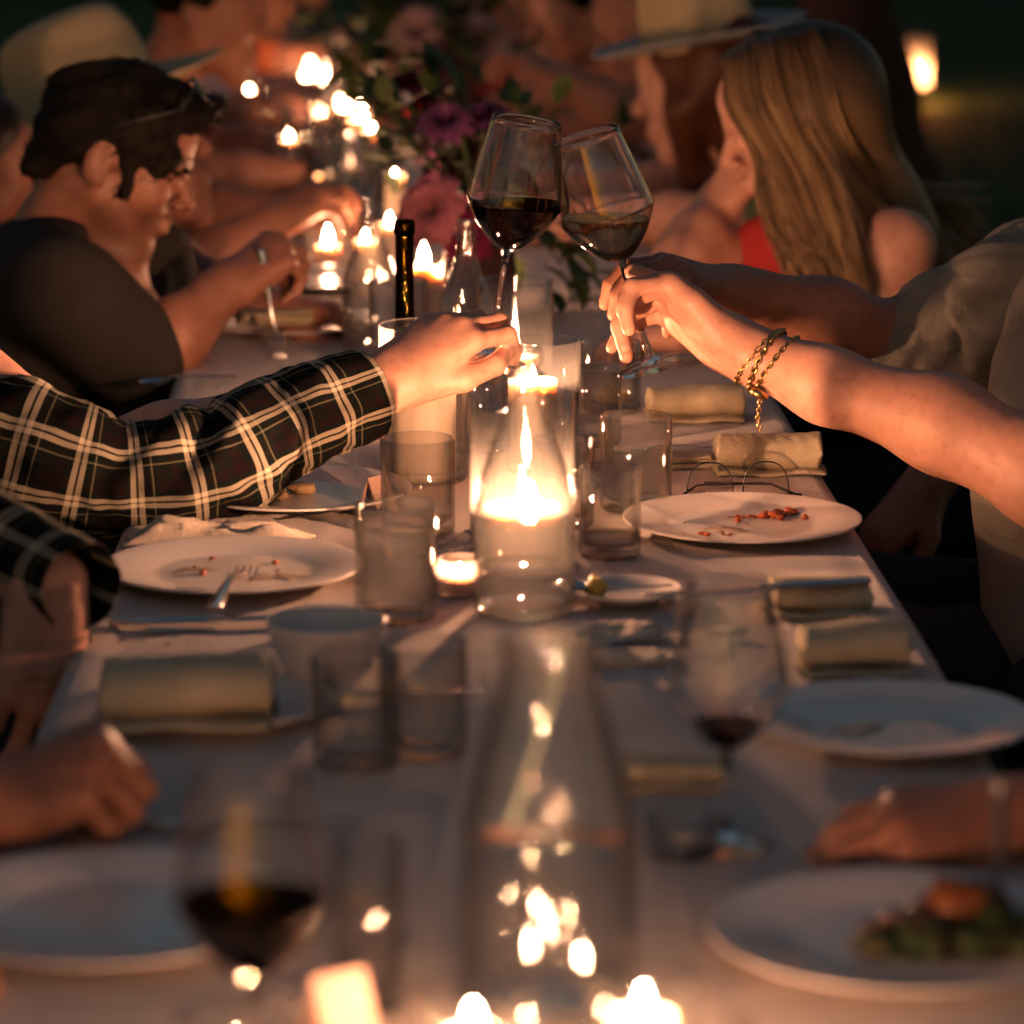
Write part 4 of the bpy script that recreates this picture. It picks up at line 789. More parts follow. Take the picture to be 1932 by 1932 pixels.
def head_prims(o, fwd, up, s=1.0):
    fwd = nrm(fwd); up = nrm(np.array(up, float) - fwd * np.dot(up, fwd)); lf = np.cross(up, fwd); Mx = np.stack([fwd, lf, up], 1); o = np.array(o, float)
    def L(a, b, c): return o + s * (Mx @ V(a, b, c))
    def E(c, r, k=.02, op=1): return ell(L(*c), np.array(r) * s, k * s, op, Mx)
    def Cc(a, b, ra, rb, k=.015, op=1): return cap(L(*a), L(*b), ra * s, rb * s, k * s, op)
    pr = [E((-.014, 0, .036), (.097, .075, .083)), E((.026, 0, -.012), (.062, .061, .088), .03), Cc((-.008, 0, .06), (.055, 0, .055), .055, .035, .03)]
    for q in (-1, 1):
        pr += [Cc((-.012, q * .050, -.048), (.060, q * .014, -.098), .020, .018, .03), E((.052, q * .040, -.022), (.026, .022, .026), .02), Cc((.083, q * .010, .024), (.066, q * .047, .022), .011, .009, .014)]
    pr += [E((.066, 0, -.100), (.022, .022, .019), .02), Cc((.086, 0, .016), (.110, 0, -.024), .0075, .0115, .01), E((.082, 0, -.062), (.016, .024, .02), .012)]
    for q in (-1, 1):
        pr += [E((.099, q * .011, -.030), (.010, .008, .008), .006), E((.094, q * .033, .004), (.015, .015, .012), .012, -1), E((.077, q * .033, .002), (.0145, .015, .0125), .004), Cc((.086, q * .021, -.001), (.081, q * .044, -.001), .004, .003, .003)]
    pr += [Cc((.0955, -.016, -.0565), (.0955, .016, -.0565), .0058, .0058, .006), Cc((.093, -.014, -.068), (.093, .014, -.068), .0072, .0072, .006), Cc((.098, -.02, -.0622), (.098, .02, -.0622), .0016, .0016, .003, -1)]
    for q in (-1, 1):
        pr += [E((-.028, q * .073, -.004), (.019, .008, .033), .006), E((-.026, q * .083, .002), (.010, .007, .018), .005, -1), E((-.020, q * .075, -.028), (.009, .007, .010), .004)]
    return pr, L, Mx
def torso(pel, chest, neck, sL, sR, ax, w=1.0):
    """ax: facing direction in plan"""
    ax = nrm(ax); up = nrm(chest - pel); sd = sR - sL; sd = nrm(sd - up * sd.dot(up)); fw = np.cross(up, sd); Mx = np.stack([fw, sd, up], 1)
    return [ell(chest, V(.105, .155, .17) * w, .06, 1, Mx), ell(pel * .5 + chest * .5, V(.10, .135, .17) * w, .06, 1, Mx), ell(pel, V(.12, .165, .12) * w, .06, 1, Mx),
            cap(sL, sR, .055 * w, .055 * w, .05), cap(chest + up * .06, neck, .062 * w, .052 * w, .05)]
def legs(pel, fc, pts=None):
    pr = []
    for q in (-1, 1):
        h = pel + V(0, q * .09, -.02); kx = h + V(fc * .40, q * .03, .02); an = V(kx[0] + fc * .02, kx[1], .10); pr += [cap(h, kx, .085, .06, .05), cap(kx, an, .058, .04, .03), cap(an, an + V(fc * .16, 0, -.055), .042, .035, .02)]
    return pr
def hair_cap(o, fwd, up, s, extra=(), back=.0):
    _, L, Mx = head_prims(o, fwd, up, s); pr = [ell(L(-.022 - back, 0, .046), V(.100, .083, .086) * s, .02, 1, Mx)]
    pr += [ell(L(.13, 0, -.035), V(.085, .16, .085) * s, .02, -1, Mx), ell(L(.01, 0, -.16), V(.12, .2, .12) * s, .02, -1, Mx)]
    return pr + list(extra), L, Mx
def strands(paths, r0=.0016, r1=.0004, k=3):
    """paths: (n, m, 3) -> thin three-sided locks"""
    n, m, _ = paths.shape; tan = np.gradient(paths, axis=1); tan /= np.linalg.norm(tan, axis=2)[..., None] + 1e-9
    ref = np.broadcast_to(V(.31, .2, .93), tan.shape); u = np.cross(tan, ref); u /= np.linalg.norm(u, axis=2)[..., None] + 1e-9; w_ = np.cross(tan, u); rr = np.linspace(r0, r1, m)[None, :, None]
    v = np.stack([paths + rr * (math.cos(2 * math.pi * j / k) * u + math.sin(2 * math.pi * j / k) * w_) for j in range(k)], 2).reshape(-1, 3)
    b = np.arange(n)[:, None, None] * m * k + np.arange(m - 1)[None, :, None] * k; j = np.arange(k)[None, None, :]; jn = (j + 1) % k
    return v, np.stack([b + j, b + jn, b + k + jn, b + k + j], -1).reshape(-1, 4)
def sleeve(name, pts, rads, m, parent, nv=72, seed=0, fold=.006, n=9, cuff=True, flat=.92, uvx=0):
    path = spline(pts, n); rad = np.interp(np.linspace(0, 1, len(path)), np.linspace(0, 1, len(rads)), rads); Lc = np.concatenate([[0], np.cumsum(np.linalg.norm(np.diff(path, axis=0), axis=1))])
    ts = np.linspace(0, Lc[-1], int(Lc[-1] / .006)); path = np.stack([np.interp(ts, Lc, path[:, i]) for i in range(3)], 1); rad = np.interp(ts, Lc, rad); rg = np.random.default_rng(seed)
    tan = np.gradient(path, axis=0); tan /= np.linalg.norm(tan, axis=1)[:, None]; nn = V(0, -1, 0); a = np.linspace(0, 2 * math.pi, nv + 1); m_ = len(path); v = np.zeros((m_, nv + 1, 3)); uv = np.zeros((m_, nv + 1, 2))
    bend = np.linalg.norm(np.gradient(tan, axis=0), axis=1); bend = np.convolve(bend, np.ones(9) / 9, 'same'); bend = bend / (bend.max() + 1e-9)
    o = rg.uniform(0, 50, 3)
    for i in range(m_):
        nn = nn - tan[i] * nn.dot(tan[i]); nn /= np.linalg.norm(nn); b = np.cross(tan[i], nn); r = np.full(nv + 1, rad[i])
        for j in range(nv + 1):
            q = a[j]; cs, sn = math.cos(q), math.sin(q)
            w1 = mnoise.noise(Vector((ts[i] * 26 + o[0] + 1.6 * sn, cs * .7 + o[1], sn * .7 + o[2]))); w2 = mnoise.noise(Vector((ts[i] * 60 + 4 * cs, cs * 2.2 + o[2], sn * 2.2)))
            r[j] += fold * (1.1 * w1 + .45 * w2) * (.45 + .9 * bend[i])
        v[i] = path[i] + r[:, None] * (np.cos(a)[:, None] * nn + np.sin(a)[:, None] * b * flat); uv[i, :, 0] = ts[i] + uvx; uv[i, :, 1] = a / (2 * math.pi) * .406
    if cuff:
        c = v[-1].mean(0); v = np.concatenate([v, [c + (v[-1] - c) * .985 + tan[-1] * .002, c + (v[-1] - c) * .93 + tan[-1] * .0015, c + (v[-1] - c) * .90 - tan[-1] * .03]]); uv = np.concatenate([uv, np.repeat(uv[-1:], 3, 0)])
    i = np.arange(v.shape[0] * (nv + 1)).reshape(v.shape[0], -1); fa = np.stack([i[:-1, :-1], i[:-1, 1:], i[1:, 1:], i[1:, :-1]], -1).reshape(-1, 4)
    return wpart(name, v.reshape(-1, 3), fa, m, parent, True, uv.reshape(-1, 2))
def locks(o, nbase, per, base=.22, seed=0):
    n = len(o.data.vertices); r = np.random.default_rng(seed); ns_ = max(0, (n - nbase) // per); val = np.concatenate([np.full(nbase, base), np.repeat(r.beta(1.6, 2.2, ns_), per)]); val = np.pad(val, (0, n - len(val)), constant_values=base)[:n]
    o.data.attributes.new('lock', 'FLOAT', 'POINT').data.foreach_set('value', val.astype(np.float32))
REL = [(28, 35, 22), (30, 40, 25), (34, 44, 25), (38, 46, 28)]
# ---- 1. plaid shirt, left: raised left hand with the red wine, other hand hanging at the table edge
pp = empty('person', (-.78, 3.5, 0), 'person in a plaid flannel shirt raising the red wine from the left edge', 'person')
pel, chest, neck = V(-.80, 3.46, .56), V(-.72, 3.50, .93), V(-.70, 3.52, 1.16); sL, sR = V(-.70, 3.70, 1.08), V(-.72, 3.30, 1.08)
wr = P(702, 742, 3.68); hf = nrm(P(905, 585, 3.73) - wr); hd = V(-.42, -.62, .62)
elb = P(150, 885, 3.58)
stem_pt = P(946, 560, YG)
cur = [(30, 62, 28), (32, 58, 30), (36, 55, 32), (44, 55, 32)]
thb = [(.018, .022, -.012), (.058, .046, -.018), (.096, .046, -.030), (.122, .032, -.038)]
hp = hand(wr + hf * .022, hf, hd, -1, cur, (.06, .02, -.03, -.08), thb, 1.02)
h2f = nrm(V(-.10, -.12, -1)); w2 = P(92, 1140, 3.03); h2 = hand(w2, h2f, V(.55, -.8, 0), 1, [(12, 22, 15), (14, 26, 16), (18, 30, 18), (22, 34, 20)], s=1.0)
fine = limb(sL, elb, wr)[2:] + hp; fine2 = [cap(P(-90, 1010, 3.14), P(40, 1075, 3.06), .034, .03, .02), cap(P(40, 1075, 3.06), w2 - h2f * .02, .03, .024, .02)] + h2
hp_, HL, _ = head_prims(V(-.60, 3.55, 1.30), (.93, .1, -.3), (.3, 0, .95)); coarse = torso(pel, chest, neck, sL, sR, V(1, 0, 0)) + hp_ + [cap(V(-.63, 3.54, 1.24), neck - V(0, 0, .04), .052, .058, .03)] + limb(sL, elb, wr)[:2] + limb(sR, V(-.62, 3.14, .86), P(-90, 1010, 3.14))[:3]
v, f = join_np(body_mesh(fine, .0024), body_mesh(fine2, .003), body_mesh(coarse, .009)); wpart('body', v, f, M['skin'], pp)
sleeve('sleeve', [sL + V(0, 0, .0), P(-330, 700, 3.63), P(-120, 815, 3.6), P(40, 862, 3.58), P(215, 902, 3.58), P(400, 872, 3.6), P(520, 812, 3.63), P(610, 774, 3.655), P(696, 742, 3.68)], [.088, .086, .084, .08, .068, .064, .059, .053, .051], M['plaid'], pp, seed=3, fold=.0125)
sleeve('sleeve', [sR, V(-.66, 3.2, .95), P(-260, 960, 3.18), P(-60, 1022, 3.12), P(60, 1065, 3.07), P(150, 1108, 3.02)], [.088, .08, .07, .058, .048, .044], M['plaid'], pp, seed=5, fold=.006)
v, f = body_mesh(grow(torso(pel, chest, neck - V(.01, 0, .07), sL, sR, V(1, 0, 0)), .02), .01, wob_fn(.004, 30, 2)); wpart('shirt', v, f, M['navy'], pp)
hc, L_, Mx_ = hair_cap(V(-.60, 3.55, 1.30), (.93, .1, -.3), (.3, 0, .95), 1.02); v, f = body_mesh(hc + [cap(V(-.64, 3.52, 1.34), V(-.66, 3.46, 1.05), .07, .06, .05)], .008, wob_fn(.004, 70, 1))
wpart('hair', v, f, M['hair_blond'], pp)
v, f = body_mesh(legs(pel, 1), .012); wpart('trousers', v, f, M['navy'], pp)
rc = w2 + h2f * .115; rng_c = P(80, 1284, 2.99); wpart('ring', *tube([rng_c + V(.0105 * math.cos(q), .0105 * math.sin(q), .002 * math.sin(q)) for q in np.linspace(0, 6.2832, 25)], .0016, 8), M['gold'], pp)
# ---- 2. bracelet arm from the right, holding the pale wine
pb = empty('person', (.95, 3.45, 0), 'bare-armed person with gold bracelets raising the pale wine from the right edge', 'person')
wr = P(1386, 654, 3.74); hf = nrm(P(1194, 516, 3.76) - wr); hd = V(.25, .50, .83); elb = P(1985, 905, 3.56)
tip = P(1160, 512, YG + .005)
thR = [(.016, .020, -.008), (.060, .034, -.002), (.098, .026, -.001), (.130, .012, -.004)]
hp = hand(wr, hf, hd, 1, [(44, 62, 30), (58, 52, 26), (62, 46, 26), (50, 26, 18)], (.05, .0, -.05, -.10), thR, 1.02)
chest, pel, neck = V(1.0, 3.42, .95), V(1.06, 3.40, .56), V(.98, 3.43, 1.18); sR_, sL_ = V(.96, 3.62, 1.09), V(1.0, 3.22, 1.09)
fine = [cap(P(2100, 860, 3.56), elb, .048, .050, .03), cap(elb, P(1780, 800, 3.64), .048, .046, .03), cap(P(1780, 800, 3.64), P(1560, 726, 3.70), .046, .034, .03), cap(P(1560, 728, 3.70), wr, .036, .0285, .03)] + hp
hq, _, _ = head_prims(V(.90, 3.45, 1.32), (-.95, .1, -.2), (-.2, 0, 1)); coarse = torso(pel, chest, neck, sL_, sR_, V(-1, 0, 0), .95) + hq + [cap(V(.93, 3.45, 1.26), neck - V(0, 0, .04), .05, .056, .03), cap(sR_, P(2100, 860, 3.56), .05, .048, .03)] + limb(sL_, V(.92, 3.1, .85), V(.72, 3.0, .70)) + hand(V(.70, 2.98, .68), (-1, .2, -.3), (0, 0, 1), -1, REL)
v, f = join_np(body_mesh(fine, .0024), body_mesh(coarse, .009)); wpart('body', v, f, M['skin'], pb)
v, f = body_mesh(grow(torso(pel, chest, neck - V(0, 0, .08), sL_, sR_, V(-1, 0, 0), .95), .012), .01, wob_fn(.003, 30, 4)); wpart('top', v, f, M['navy'], pb)
hc, _, _ = hair_cap(V(.90, 3.45, 1.32), (-.95, .1, -.2), (-.2, 0, 1), 1.02); v, f = body_mesh(hc, .008, wob_fn(.003, 80, 4)); wpart('hair', v, f, M['hair_brown'], pb)
v, f = body_mesh(legs(pel, -1), .012); wpart('trousers', v, f, M['navy'], pb)
bx = nrm(wr - P(1560, 728, 3.70)); bc = P(1447, 680, 3.729); Bm = axis_mat(bx, (0, 0, 1))
def chain(c, ra, rb, tilt, r, n=40):
    ms = []
    Mt = Bm @ np.array(Matrix.Rotation(tilt, 3, 'Y'))
    for i in range(n):
        a = 2 * math.pi * i / n; p = c + Mt @ V(ra * math.cos(a), rb * math.sin(a), 0); tn = Mt @ nrm(V(-ra * math.sin(a), rb * math.cos(a), 0)); u_ = Mt @ V(0, 0, 1) if i % 2 else nrm(np.cross(tn, Mt @ V(0, 0, 1)))
        ms.append(tube([p + tn * .0042 * math.cos(q) + u_ * .0024 * math.sin(q) for q in np.linspace(0, 6.2832, 9)], r, 4, False))
    return merge(*ms)
for k, (of, tl, r) in enumerate(((-.012, .25, .0011), (0, .1, .0016), (.010, .3, .0010))):
    br = wpart('bracelet', *chain(bc + bx * of, .0352, .0362, tl, r), M['gold'], pb)
    if k == 1:
        e0 = P(1432, 752, 3.70); ms = []
        for i in range(9): ms.append(tube([e0 + V(.001 * math.sin(i), 0, -.0042 * i) + (V(.0022 * math.cos(q), 0, .0032 * math.sin(q)) if i % 2 else V(0, .0022 * math.cos(q), .0032 * math.sin(q))) for q in np.linspace(0, 6.2832, 9)], .0007, 4, False))
        wpart('dangling_chain', *merge(*ms), M['gold'], br)
        wpart('clasp', *tube([P(1418, 735, 3.695), P(1430, 744, 3.693), P(1448, 751, 3.693)], [.004, .0055, .003], 8), M['gold'], br)
# ---- 3. grey-beige T-shirt, right edge, arm stretched to the glass
pt = empty('person', (.86, 4.0, 0), 'person in a grey-beige T-shirt at the right edge reaching toward the glasses', 'person')
chest, pel, neck = V(.85, 3.98, .95), V(.80, 3.78, .55), V(.92, 4.08, 1.20); sF, sN = V(.90, 4.27, 1.08), P(2010, 560, 3.92)
elb = P(1690, 655, 3.93); wr = P(1395, 553, 3.86); hf = nrm(P(1240, 505, 3.80) - wr); hp = hand(wr, hf, V(-.1, -.25, 1), -1, [(20, 45, 30), (24, 48, 30), (30, 50, 30), (36, 50, 30)], (.05, .02, -.02, -.06), None, 1.0)
fine = [cap(sN, elb, .052, .045, .03), cap(elb, P(1560, 606, 3.90), .043, .043, .03), cap(P(1560, 606, 3.90), wr, .042, .029, .03)] + hp
hq, _, _ = head_prims(V(.90, 4.10, 1.38), (-.95, -.1, -.1), (-.1, 0, 1)); coarse = torso(pel, chest, neck, sN, sF, V(-1, 0, 0)) + hq + [cap(V(.92, 4.09, 1.32), neck - V(0, 0, .04), .055, .06, .03)] + limb(sF, V(.72, 4.34, .82), V(.62, 4.2, .66)) + hand(V(.61, 4.18, .65), (-.6, -.4, -.5), (0, 0, 1), 1, REL)
v, f = join_np(body_mesh(fine, .0026), body_mesh(coarse, .009)); wpart('body', v, f, M['skin_dark'], pt)
sleeve('sleeve', [sN + V(.03, .06, .0), P(1915, 585, 3.92), P(1800, 622, 3.925), P(1715, 648, 3.93), P(1634, 662, 3.93)], [.098, .092, .075, .062, .055], M['tshirt'], pt, seed=9, fold=.014, flat=.95)
v, f = body_mesh(grow(torso(pel, chest, neck - V(0, 0, .05), sN, sF, V(-1, 0, 0)), .016) + [cap(P(2010, 1190, 3.66), P(2010, 900, 3.74), .088, .088, .06), cap(P(2010, 900, 3.74), P(2040, 560, 3.92), .088, .08, .06)], .008, wob_fn(.006, 34, 8)); wpart('shirt', v, f, M['tshirt'], pt)
hc, _, _ = hair_cap(V(.90, 4.10, 1.38), (-.95, -.1, -.1), (-.1, 0, 1), 1.02); v, f = body_mesh(hc, .008, wob_fn(.003, 80, 9)); wpart('hair', v, f, M['hair_dark'], pt)
v, f = body_mesh([cap(pel + V(.02, q * .09, -.02), V(.50, 3.80 + q * .12, .56), .095, .07, .05) for q in (-1, 1)] + [cap(V(.50, 3.80 + q * .12, .56), V(.48, 3.80 + q * .12, .1), .065, .045, .03) for q in (-1, 1)], .011, wob_fn(.004, 40, 3)); wpart('trousers', v, f, M['navy'], pt)
# ---- 4. man in charcoal, eating
pm = empty('person', (-.62, 4.62, 0), 'dark-haired man in a charcoal shirt looking down with a fork in his hand', 'person')
YM = 4.6; HO = P(222, 297, YM); HF, HU = V(.92, .10, -.38), V(.40, 0, .92)
hq, HL, HM = head_prims(HO, HF, HU, .93)
chest, pel, neck = P(70, 640, YM + .02), V(-.72, 4.66, .56), P(105, 440, YM + .02); sN, sF = P(115, 560, YM - .16), P(75, 500, YM + .2)
elb = P(270, 688, YM - .12); wr = P(428, 540, YM - .05); hf = nrm(P(500, 490, YM - .02) - wr)
hp = hand(wr, hf, V(-.5, -.55, .65), 1, [(48, 70, 35), (55, 72, 38), (62, 72, 38), (68, 70, 38)], (.03, .01, -.02, -.05), [(.018, .022, -.010), (.055, .04, -.024), (.084, .032, -.034), (.106, .02, -.036)], 1.0)
fine = hq + [cap(HL(-.035, 0, -.05), neck, .047, .056, .03), cap(HL(-.005, 0, -.07), neck + V(.05, 0, -.03), .034, .048, .03), cap(P(190, 530, YM), P(232, 615, YM), .05, .06, .04)] + [cap(elb, wr + (elb - wr) * .62, .043, .044, .02), cap(wr + (elb - wr) * .62, wr, .044, .028, .02)] + hp
coarse = torso(pel, chest, neck, sF, sN, V(1, 0, 0)) + [cap(sN, elb, .054, .044, .03)] + limb(sF, V(-.36, 4.85, .84), V(-.2, 4.75, .79)) + hand(V(-.18, 4.74, .785), (1, -.2, -.05), (0, 0, 1), -1, REL)
v, f = join_np(body_mesh(fine, .0034), body_mesh(coarse, .009)); bo = wpart('body', v, f, M['skin_stubble'], pm)
hl = (v - HO) @ HM / .93; wt = np.clip((-.035 - hl[:, 2] + .25 * (hl[:, 0] - .04)) / .02, 0, 1) * np.clip((hl[:, 0] + .022) / .02, 0, 1) * np.clip((hl[:, 2] + .14) / .02, 0, 1) * (np.linalg.norm(hl, axis=1) < .17) * np.clip(1.6 - np.exp(-((hl[:, 2] + .061) / .012) ** 2) * (hl[:, 0] > .085) * 1.6, 0, 1)
sa = bo.data.attributes.new('stubble', 'FLOAT', 'POINT'); sa.data.foreach_set('value', (wt * .75).clip(0, 1).astype(np.float32))
v, f = body_mesh(grow(torso(pel, chest, neck - V(.02, 0, .05), sF, sN, V(1, 0, 0)), .016) + [cap(sN, elb - (elb - sN) * .1, .074, .066, .03), cap(sF, V(-.40, 4.83, .88), .068, .06, .03), ell(P(262, 505, YM - .03), V(.07, .10, .09), .02, -1), cap(P(302, 470, YM + .12), P(312, 600, YM + .12), .04, .05, .03)], .007, wob_fn(.005, 36, 11)); wpart('shirt', v, f, M['black_shirt'], pm)
hc = [ell(HL(-.022, 0, .046), V(.094, .074, .076), .02, 1, HM), ell(HL(.014, -.042, .030), V(.056, .032, .050), .02, 1, HM), ell(HL(.014, .042, .030), V(.056, .032, .050), .02, 1, HM), cap(HL(-.075, -.03, .01), HL(-.085, -.02, -.035), .032, .022, .03), cap(HL(-.075, .03, .01), HL(-.085, .02, -.035), .032, .022, .03), cap(HL(.0, 0, .10), HL(.07, 0, .098), .026, .022, .03), ell(HL(.146, 0, -.03), V(.074, .15, .09), .01, -1, HM), ell(HL(-.028, -.088, -.012), V(.022, .03, .037), .008, -1, HM), ell(HL(-.028, .088, -.012), V(.022, .03, .037), .008, -1, HM)]
hc += [cap(HL(.02, -.045, .078), HL(.083, -.02, .098), .020, .016, .02), cap(HL(.05, .02, .105), HL(.092, -.01, .110), .018, .013, .02), cap(HL(-.095, -.02, -.03), HL(-.108, -.03, -.05), .018, .010, .02), cap(HL(.016, -.064, .0), HL(.022, -.066, -.034), .013, .006, .012)]
hv = body_mesh(hc, .004, wob_fn(.0035, 120, 6)); ns = 1300; pk = RNG.integers(0, len(hv[0]), ns); rt = hv[0][pk]; cen = HL(-.02, 0, .03); nd = rt - cen; nd /= np.linalg.norm(nd, axis=1)[:, None]
fl = np.broadcast_to(HM @ V(-.6, 0, -.5), nd.shape) + RNG.normal(0, .5, (ns, 3)); fl = fl - nd * (fl * nd).sum(1)[:, None]; frt = ((rt - HL(.06, 0, .05)) @ (HM @ V(1, 0, 0))) > 0; fl[frt] = (HM @ V(.9, 0, .1)) + RNG.normal(0, .45, (frt.sum(), 3))
fl /= np.linalg.norm(fl, axis=1)[:, None]; tt = np.linspace(0, 1, 6)[None, :, None]; ln = RNG.uniform(.010, .021, (ns, 1, 1)); pth = (rt - nd * .003)[:, None] + (fl[:, None] * tt + nd[:, None] * (.22 * np.sin(tt * 2.4))) * ln + RNG.normal(0, .0012, (ns, 6, 3))
v, f = join_np(hv, strands(pth, .0014, .0003)); locks(wpart('hair', v, f, M['hair_dark'], pm), len(hv[0]), 18)
for q in (-1, 1): wpart('eyebrow', *body_mesh([ell(HL(.090, q * .031, .021), V(.006, .016, .004), .003, 1, HM)], .002), M['hair_dark'], pm)
v, f = body_mesh(legs(pel, 1), .012); wpart('trousers', v, f, M['navy'], pm)
def sgp(u_, w_, y_): return HL(.074 + .017 * u_ + .003 * w_, y_, .124 - .008 * u_ + .004 * w_)
sg_ = wpart('sunglasses', *merge(tube(spline([HL(.05, -.070, .100), sgp(-.9, 0, -.055), sgp(-.9, 1, 0), sgp(-.9, 0, .055), HL(.05, .070, .100)], 5), .0026, 6), *[tube(spline([HL(.05, q * .070, .100), HL(.01, q * .082, .075), HL(-.035, q * .080, .040)], 5), .0022, 6) for q in (-1, 1)]), M['black'], pm)
for q in (-1, 1):
    lp = np.array([sgp(math.sin(a_), 0, q * .030 + .025 * math.cos(a_)) for a_ in np.linspace(0, 6.2832, 21)[:-1]]); nf_ = len(lp); l2 = lp + (HM @ V(.0015, 0, .0025))
    wpart('lens', np.concatenate([lp, l2]), [tuple(range(nf_)), tuple(range(2 * nf_ - 1, nf_ - 1, -1))] + [(i, i + nf_, (i + 1) % nf_ + nf_, (i + 1) % nf_) for i in range(nf_)], M['black'], sg_, False)
utensil('fork', P(492, 468, YM - .05), P(527, 672, YM - .06), 'fork pointing down from the fist of the man in charcoal', up=(0, -1, 0), s=.82)
# ---- 5. long-haired woman in red
pw = empty('person', (.9, 4.75, 0), 'long-haired woman in a red top leaning on her hand', 'person')
YW = 4.7; HO = P(1500, 226, YW); HF, HU = V(-.93, .10, -.36), V(-.36, .0, .93)
hq, HL, HM = head_prims(HO, HF, HU, .93)
chest, pel, neck = P(1640, 600, YW + .05), V(.86, 4.78, .55), P(1590, 430, YW + .04); sN, sF = P(1690, 470, YW - .10), P(1600, 480, YW + .2)
elF = P(1292, 492, YW + .02); wrF = P(1350, 392, YW + .10); hfF = nrm(P(1400, 320, YW + .08) - wrF)
hpF = hand(wrF, hfF, V(-.85, -.2, -.3), 1, [(50, 75, 40), (54, 76, 40), (58, 76, 40), (62, 74, 40)], s=.85)
fine = hq + [cap(HL(-.03, 0, -.05), neck, .048, .052, .03)] + [cap(sF, elF, .047, .040, .03), cap(elF, elF + (wrF - elF) * .4, .040, .038, .02), cap(elF + (wrF - elF) * .4, wrF, .038, .025, .02)] + hpF
elN = P(1650, 720, YW - .14); wrN = V(.36, 4.50, .79); coarse = torso(pel, chest, neck, sN, sF, V(-1, 0, 0), .92) + limb(sN, elN, wrN, .95) + hand(wrN, (-1, 0, -.1), (0, 0, 1), -1, REL, s=.9)
v, f = join_np(body_mesh(fine, .0036), body_mesh(coarse, .008)); wpart('body', v, f, M['skin'], pw)
v, f = body_mesh(grow(torso(pel, chest - V(.012, 0, .035), neck - V(.02, 0, .13), sN - V(0, -.06, .09), sF - V(0, .05, .09), V(-1, 0, 0), .92), .010) + [cap(P(1450, 470, YW + .06), P(1560, 640, YW + .03), .05, .08, .05)], .007, wob_fn(.003, 34, 13)); wpart('top', v, f, M['red_top'], pw)
hc = [ell(HL(-.026, 0, .040), V(.096, .078, .083), .02, 1, HM), ell(HL(.150, .0, -.03), V(.070, .085, .09), .015, -1, HM), cap(HL(-.05, .01, .0), P(1665, 400, YW + .04), .070, .05, .06), cap(HL(-.02, .050, .01), P(1560, 450, YW - .09), .040, .026, .03), cap(P(1665, 400, YW + .03), P(1760, 490, YW + .03), .05, .03, .05)]
hv = body_mesh(hc, .006, wob_fn(.001, 30, 16)); ns = 3600; pths = []
for k in range(ns):
    a = RNG.uniform(-.75, 1.0) * math.pi * .62; side = 1 if RNG.random() < .8 else -1; ph = RNG.uniform(0, 1)
    jt = RNG.normal(0, 1, 3) * V(.004, .006, .004)          # one shift for the whole lock keeps neighbours parallel
    r0 = HL(.078 - .15 * ph, side * .004, .136 - .05 * abs(ph - .45)); az = .10 + ph * 2.3; c1 = HL(.086 * math.cos(az) - .010, side * (.046 + .042 * math.sin(min(az, 2.6))), .062) + jt * .5; c2 = HL(.070 * math.cos(az) - .010, side * (.084 + .012 * math.sin(min(az, 2.5))), -.015) + jt * .8
    if ph < .72: u_ = ph / .72; en = P(1546 + 88 * u_, 615 + RNG.uniform(-80, 40), YW - .165); md = P(1444 + 160 * u_, 400, YW - .115 - .02 * u_)
    else: u_ = (ph - .72) / .28; en = P(1650 + 185 * u_, 520 + RNG.uniform(-60, 80), YW - .12 + .18 * u_); md = P(1595 + 85 * u_, 370, YW - .13 + .12 * u_)
    if side < 0: md = md + V(.05, .16, 0); en = en + V(.06, .2, .05)
    c0 = HL(.074 * math.cos(az) - .016, side * (.034 + .030 * math.sin(min(az, 2.6))), .112) + jt * .3
    pths.append(spline([r0, c0, c1, c2, md + jt, en + jt * 1.8], 4))
v, f = join_np(hv, strands(np.array(pths), .0017, .0008)); locks(wpart('hair', v, f, M['hair_ombre'], pw), len(hv[0]), 63)
v, f = body_mesh(legs(pel, -1), .012); wpart('trousers', v, f, M['navy'], pw)
wpart('earring', *lathe(np.array([(.0005, 0), (.004, .001), (.0055, .005), (.004, .009), (.0005, .010)]), 10), M['steel'], pw).location = HL(-.02, .080, -.045) - np.array(pw.location)
# ---- 6. diners farther down the table and near hands
def hat(o, fwd, up, s, parent, crown='straw', brim='brim'):
    _, L, Mx = head_prims(o, fwd, up, s); pr = []
    n = 40; v, f = lathe(smooth_prof([(.0005, .135), (.05, .138), (.078, .125), (.086, .08), (.092, .02), (.094, .0), (.090, .0), (.08, .08), (.05, .12), (.0005, .125)], 3), n); v = v * V(1.12, .95, 1); a = np.abs(v[:, 1]); v[:, 2] -= np.where(v[:, 2] > .1, .022 * np.exp(-(v[:, 1] / .025) ** 2), 0)
    c = wpart('hat_crown', tx(v * s, L(-.012, 0, .075), Mx), f, M[crown], parent)
    v, f = lathe(np.array([(.088, .004), (.12, .004), (.15, .007), (.172, .010), (.174, .013), (.172, .015), (.15, .012), (.12, .009), (.088, .009)]), n); v = v * V(1.12, 1.0, 1); v[:, 2] += .35 * np.maximum(0, np.abs(v[:, 1]) - .10) ** 1.3 
    wpart('hat_brim', tx(v * s, L(-.012, 0, .075), Mx), f[1:-1], M[brim], c)
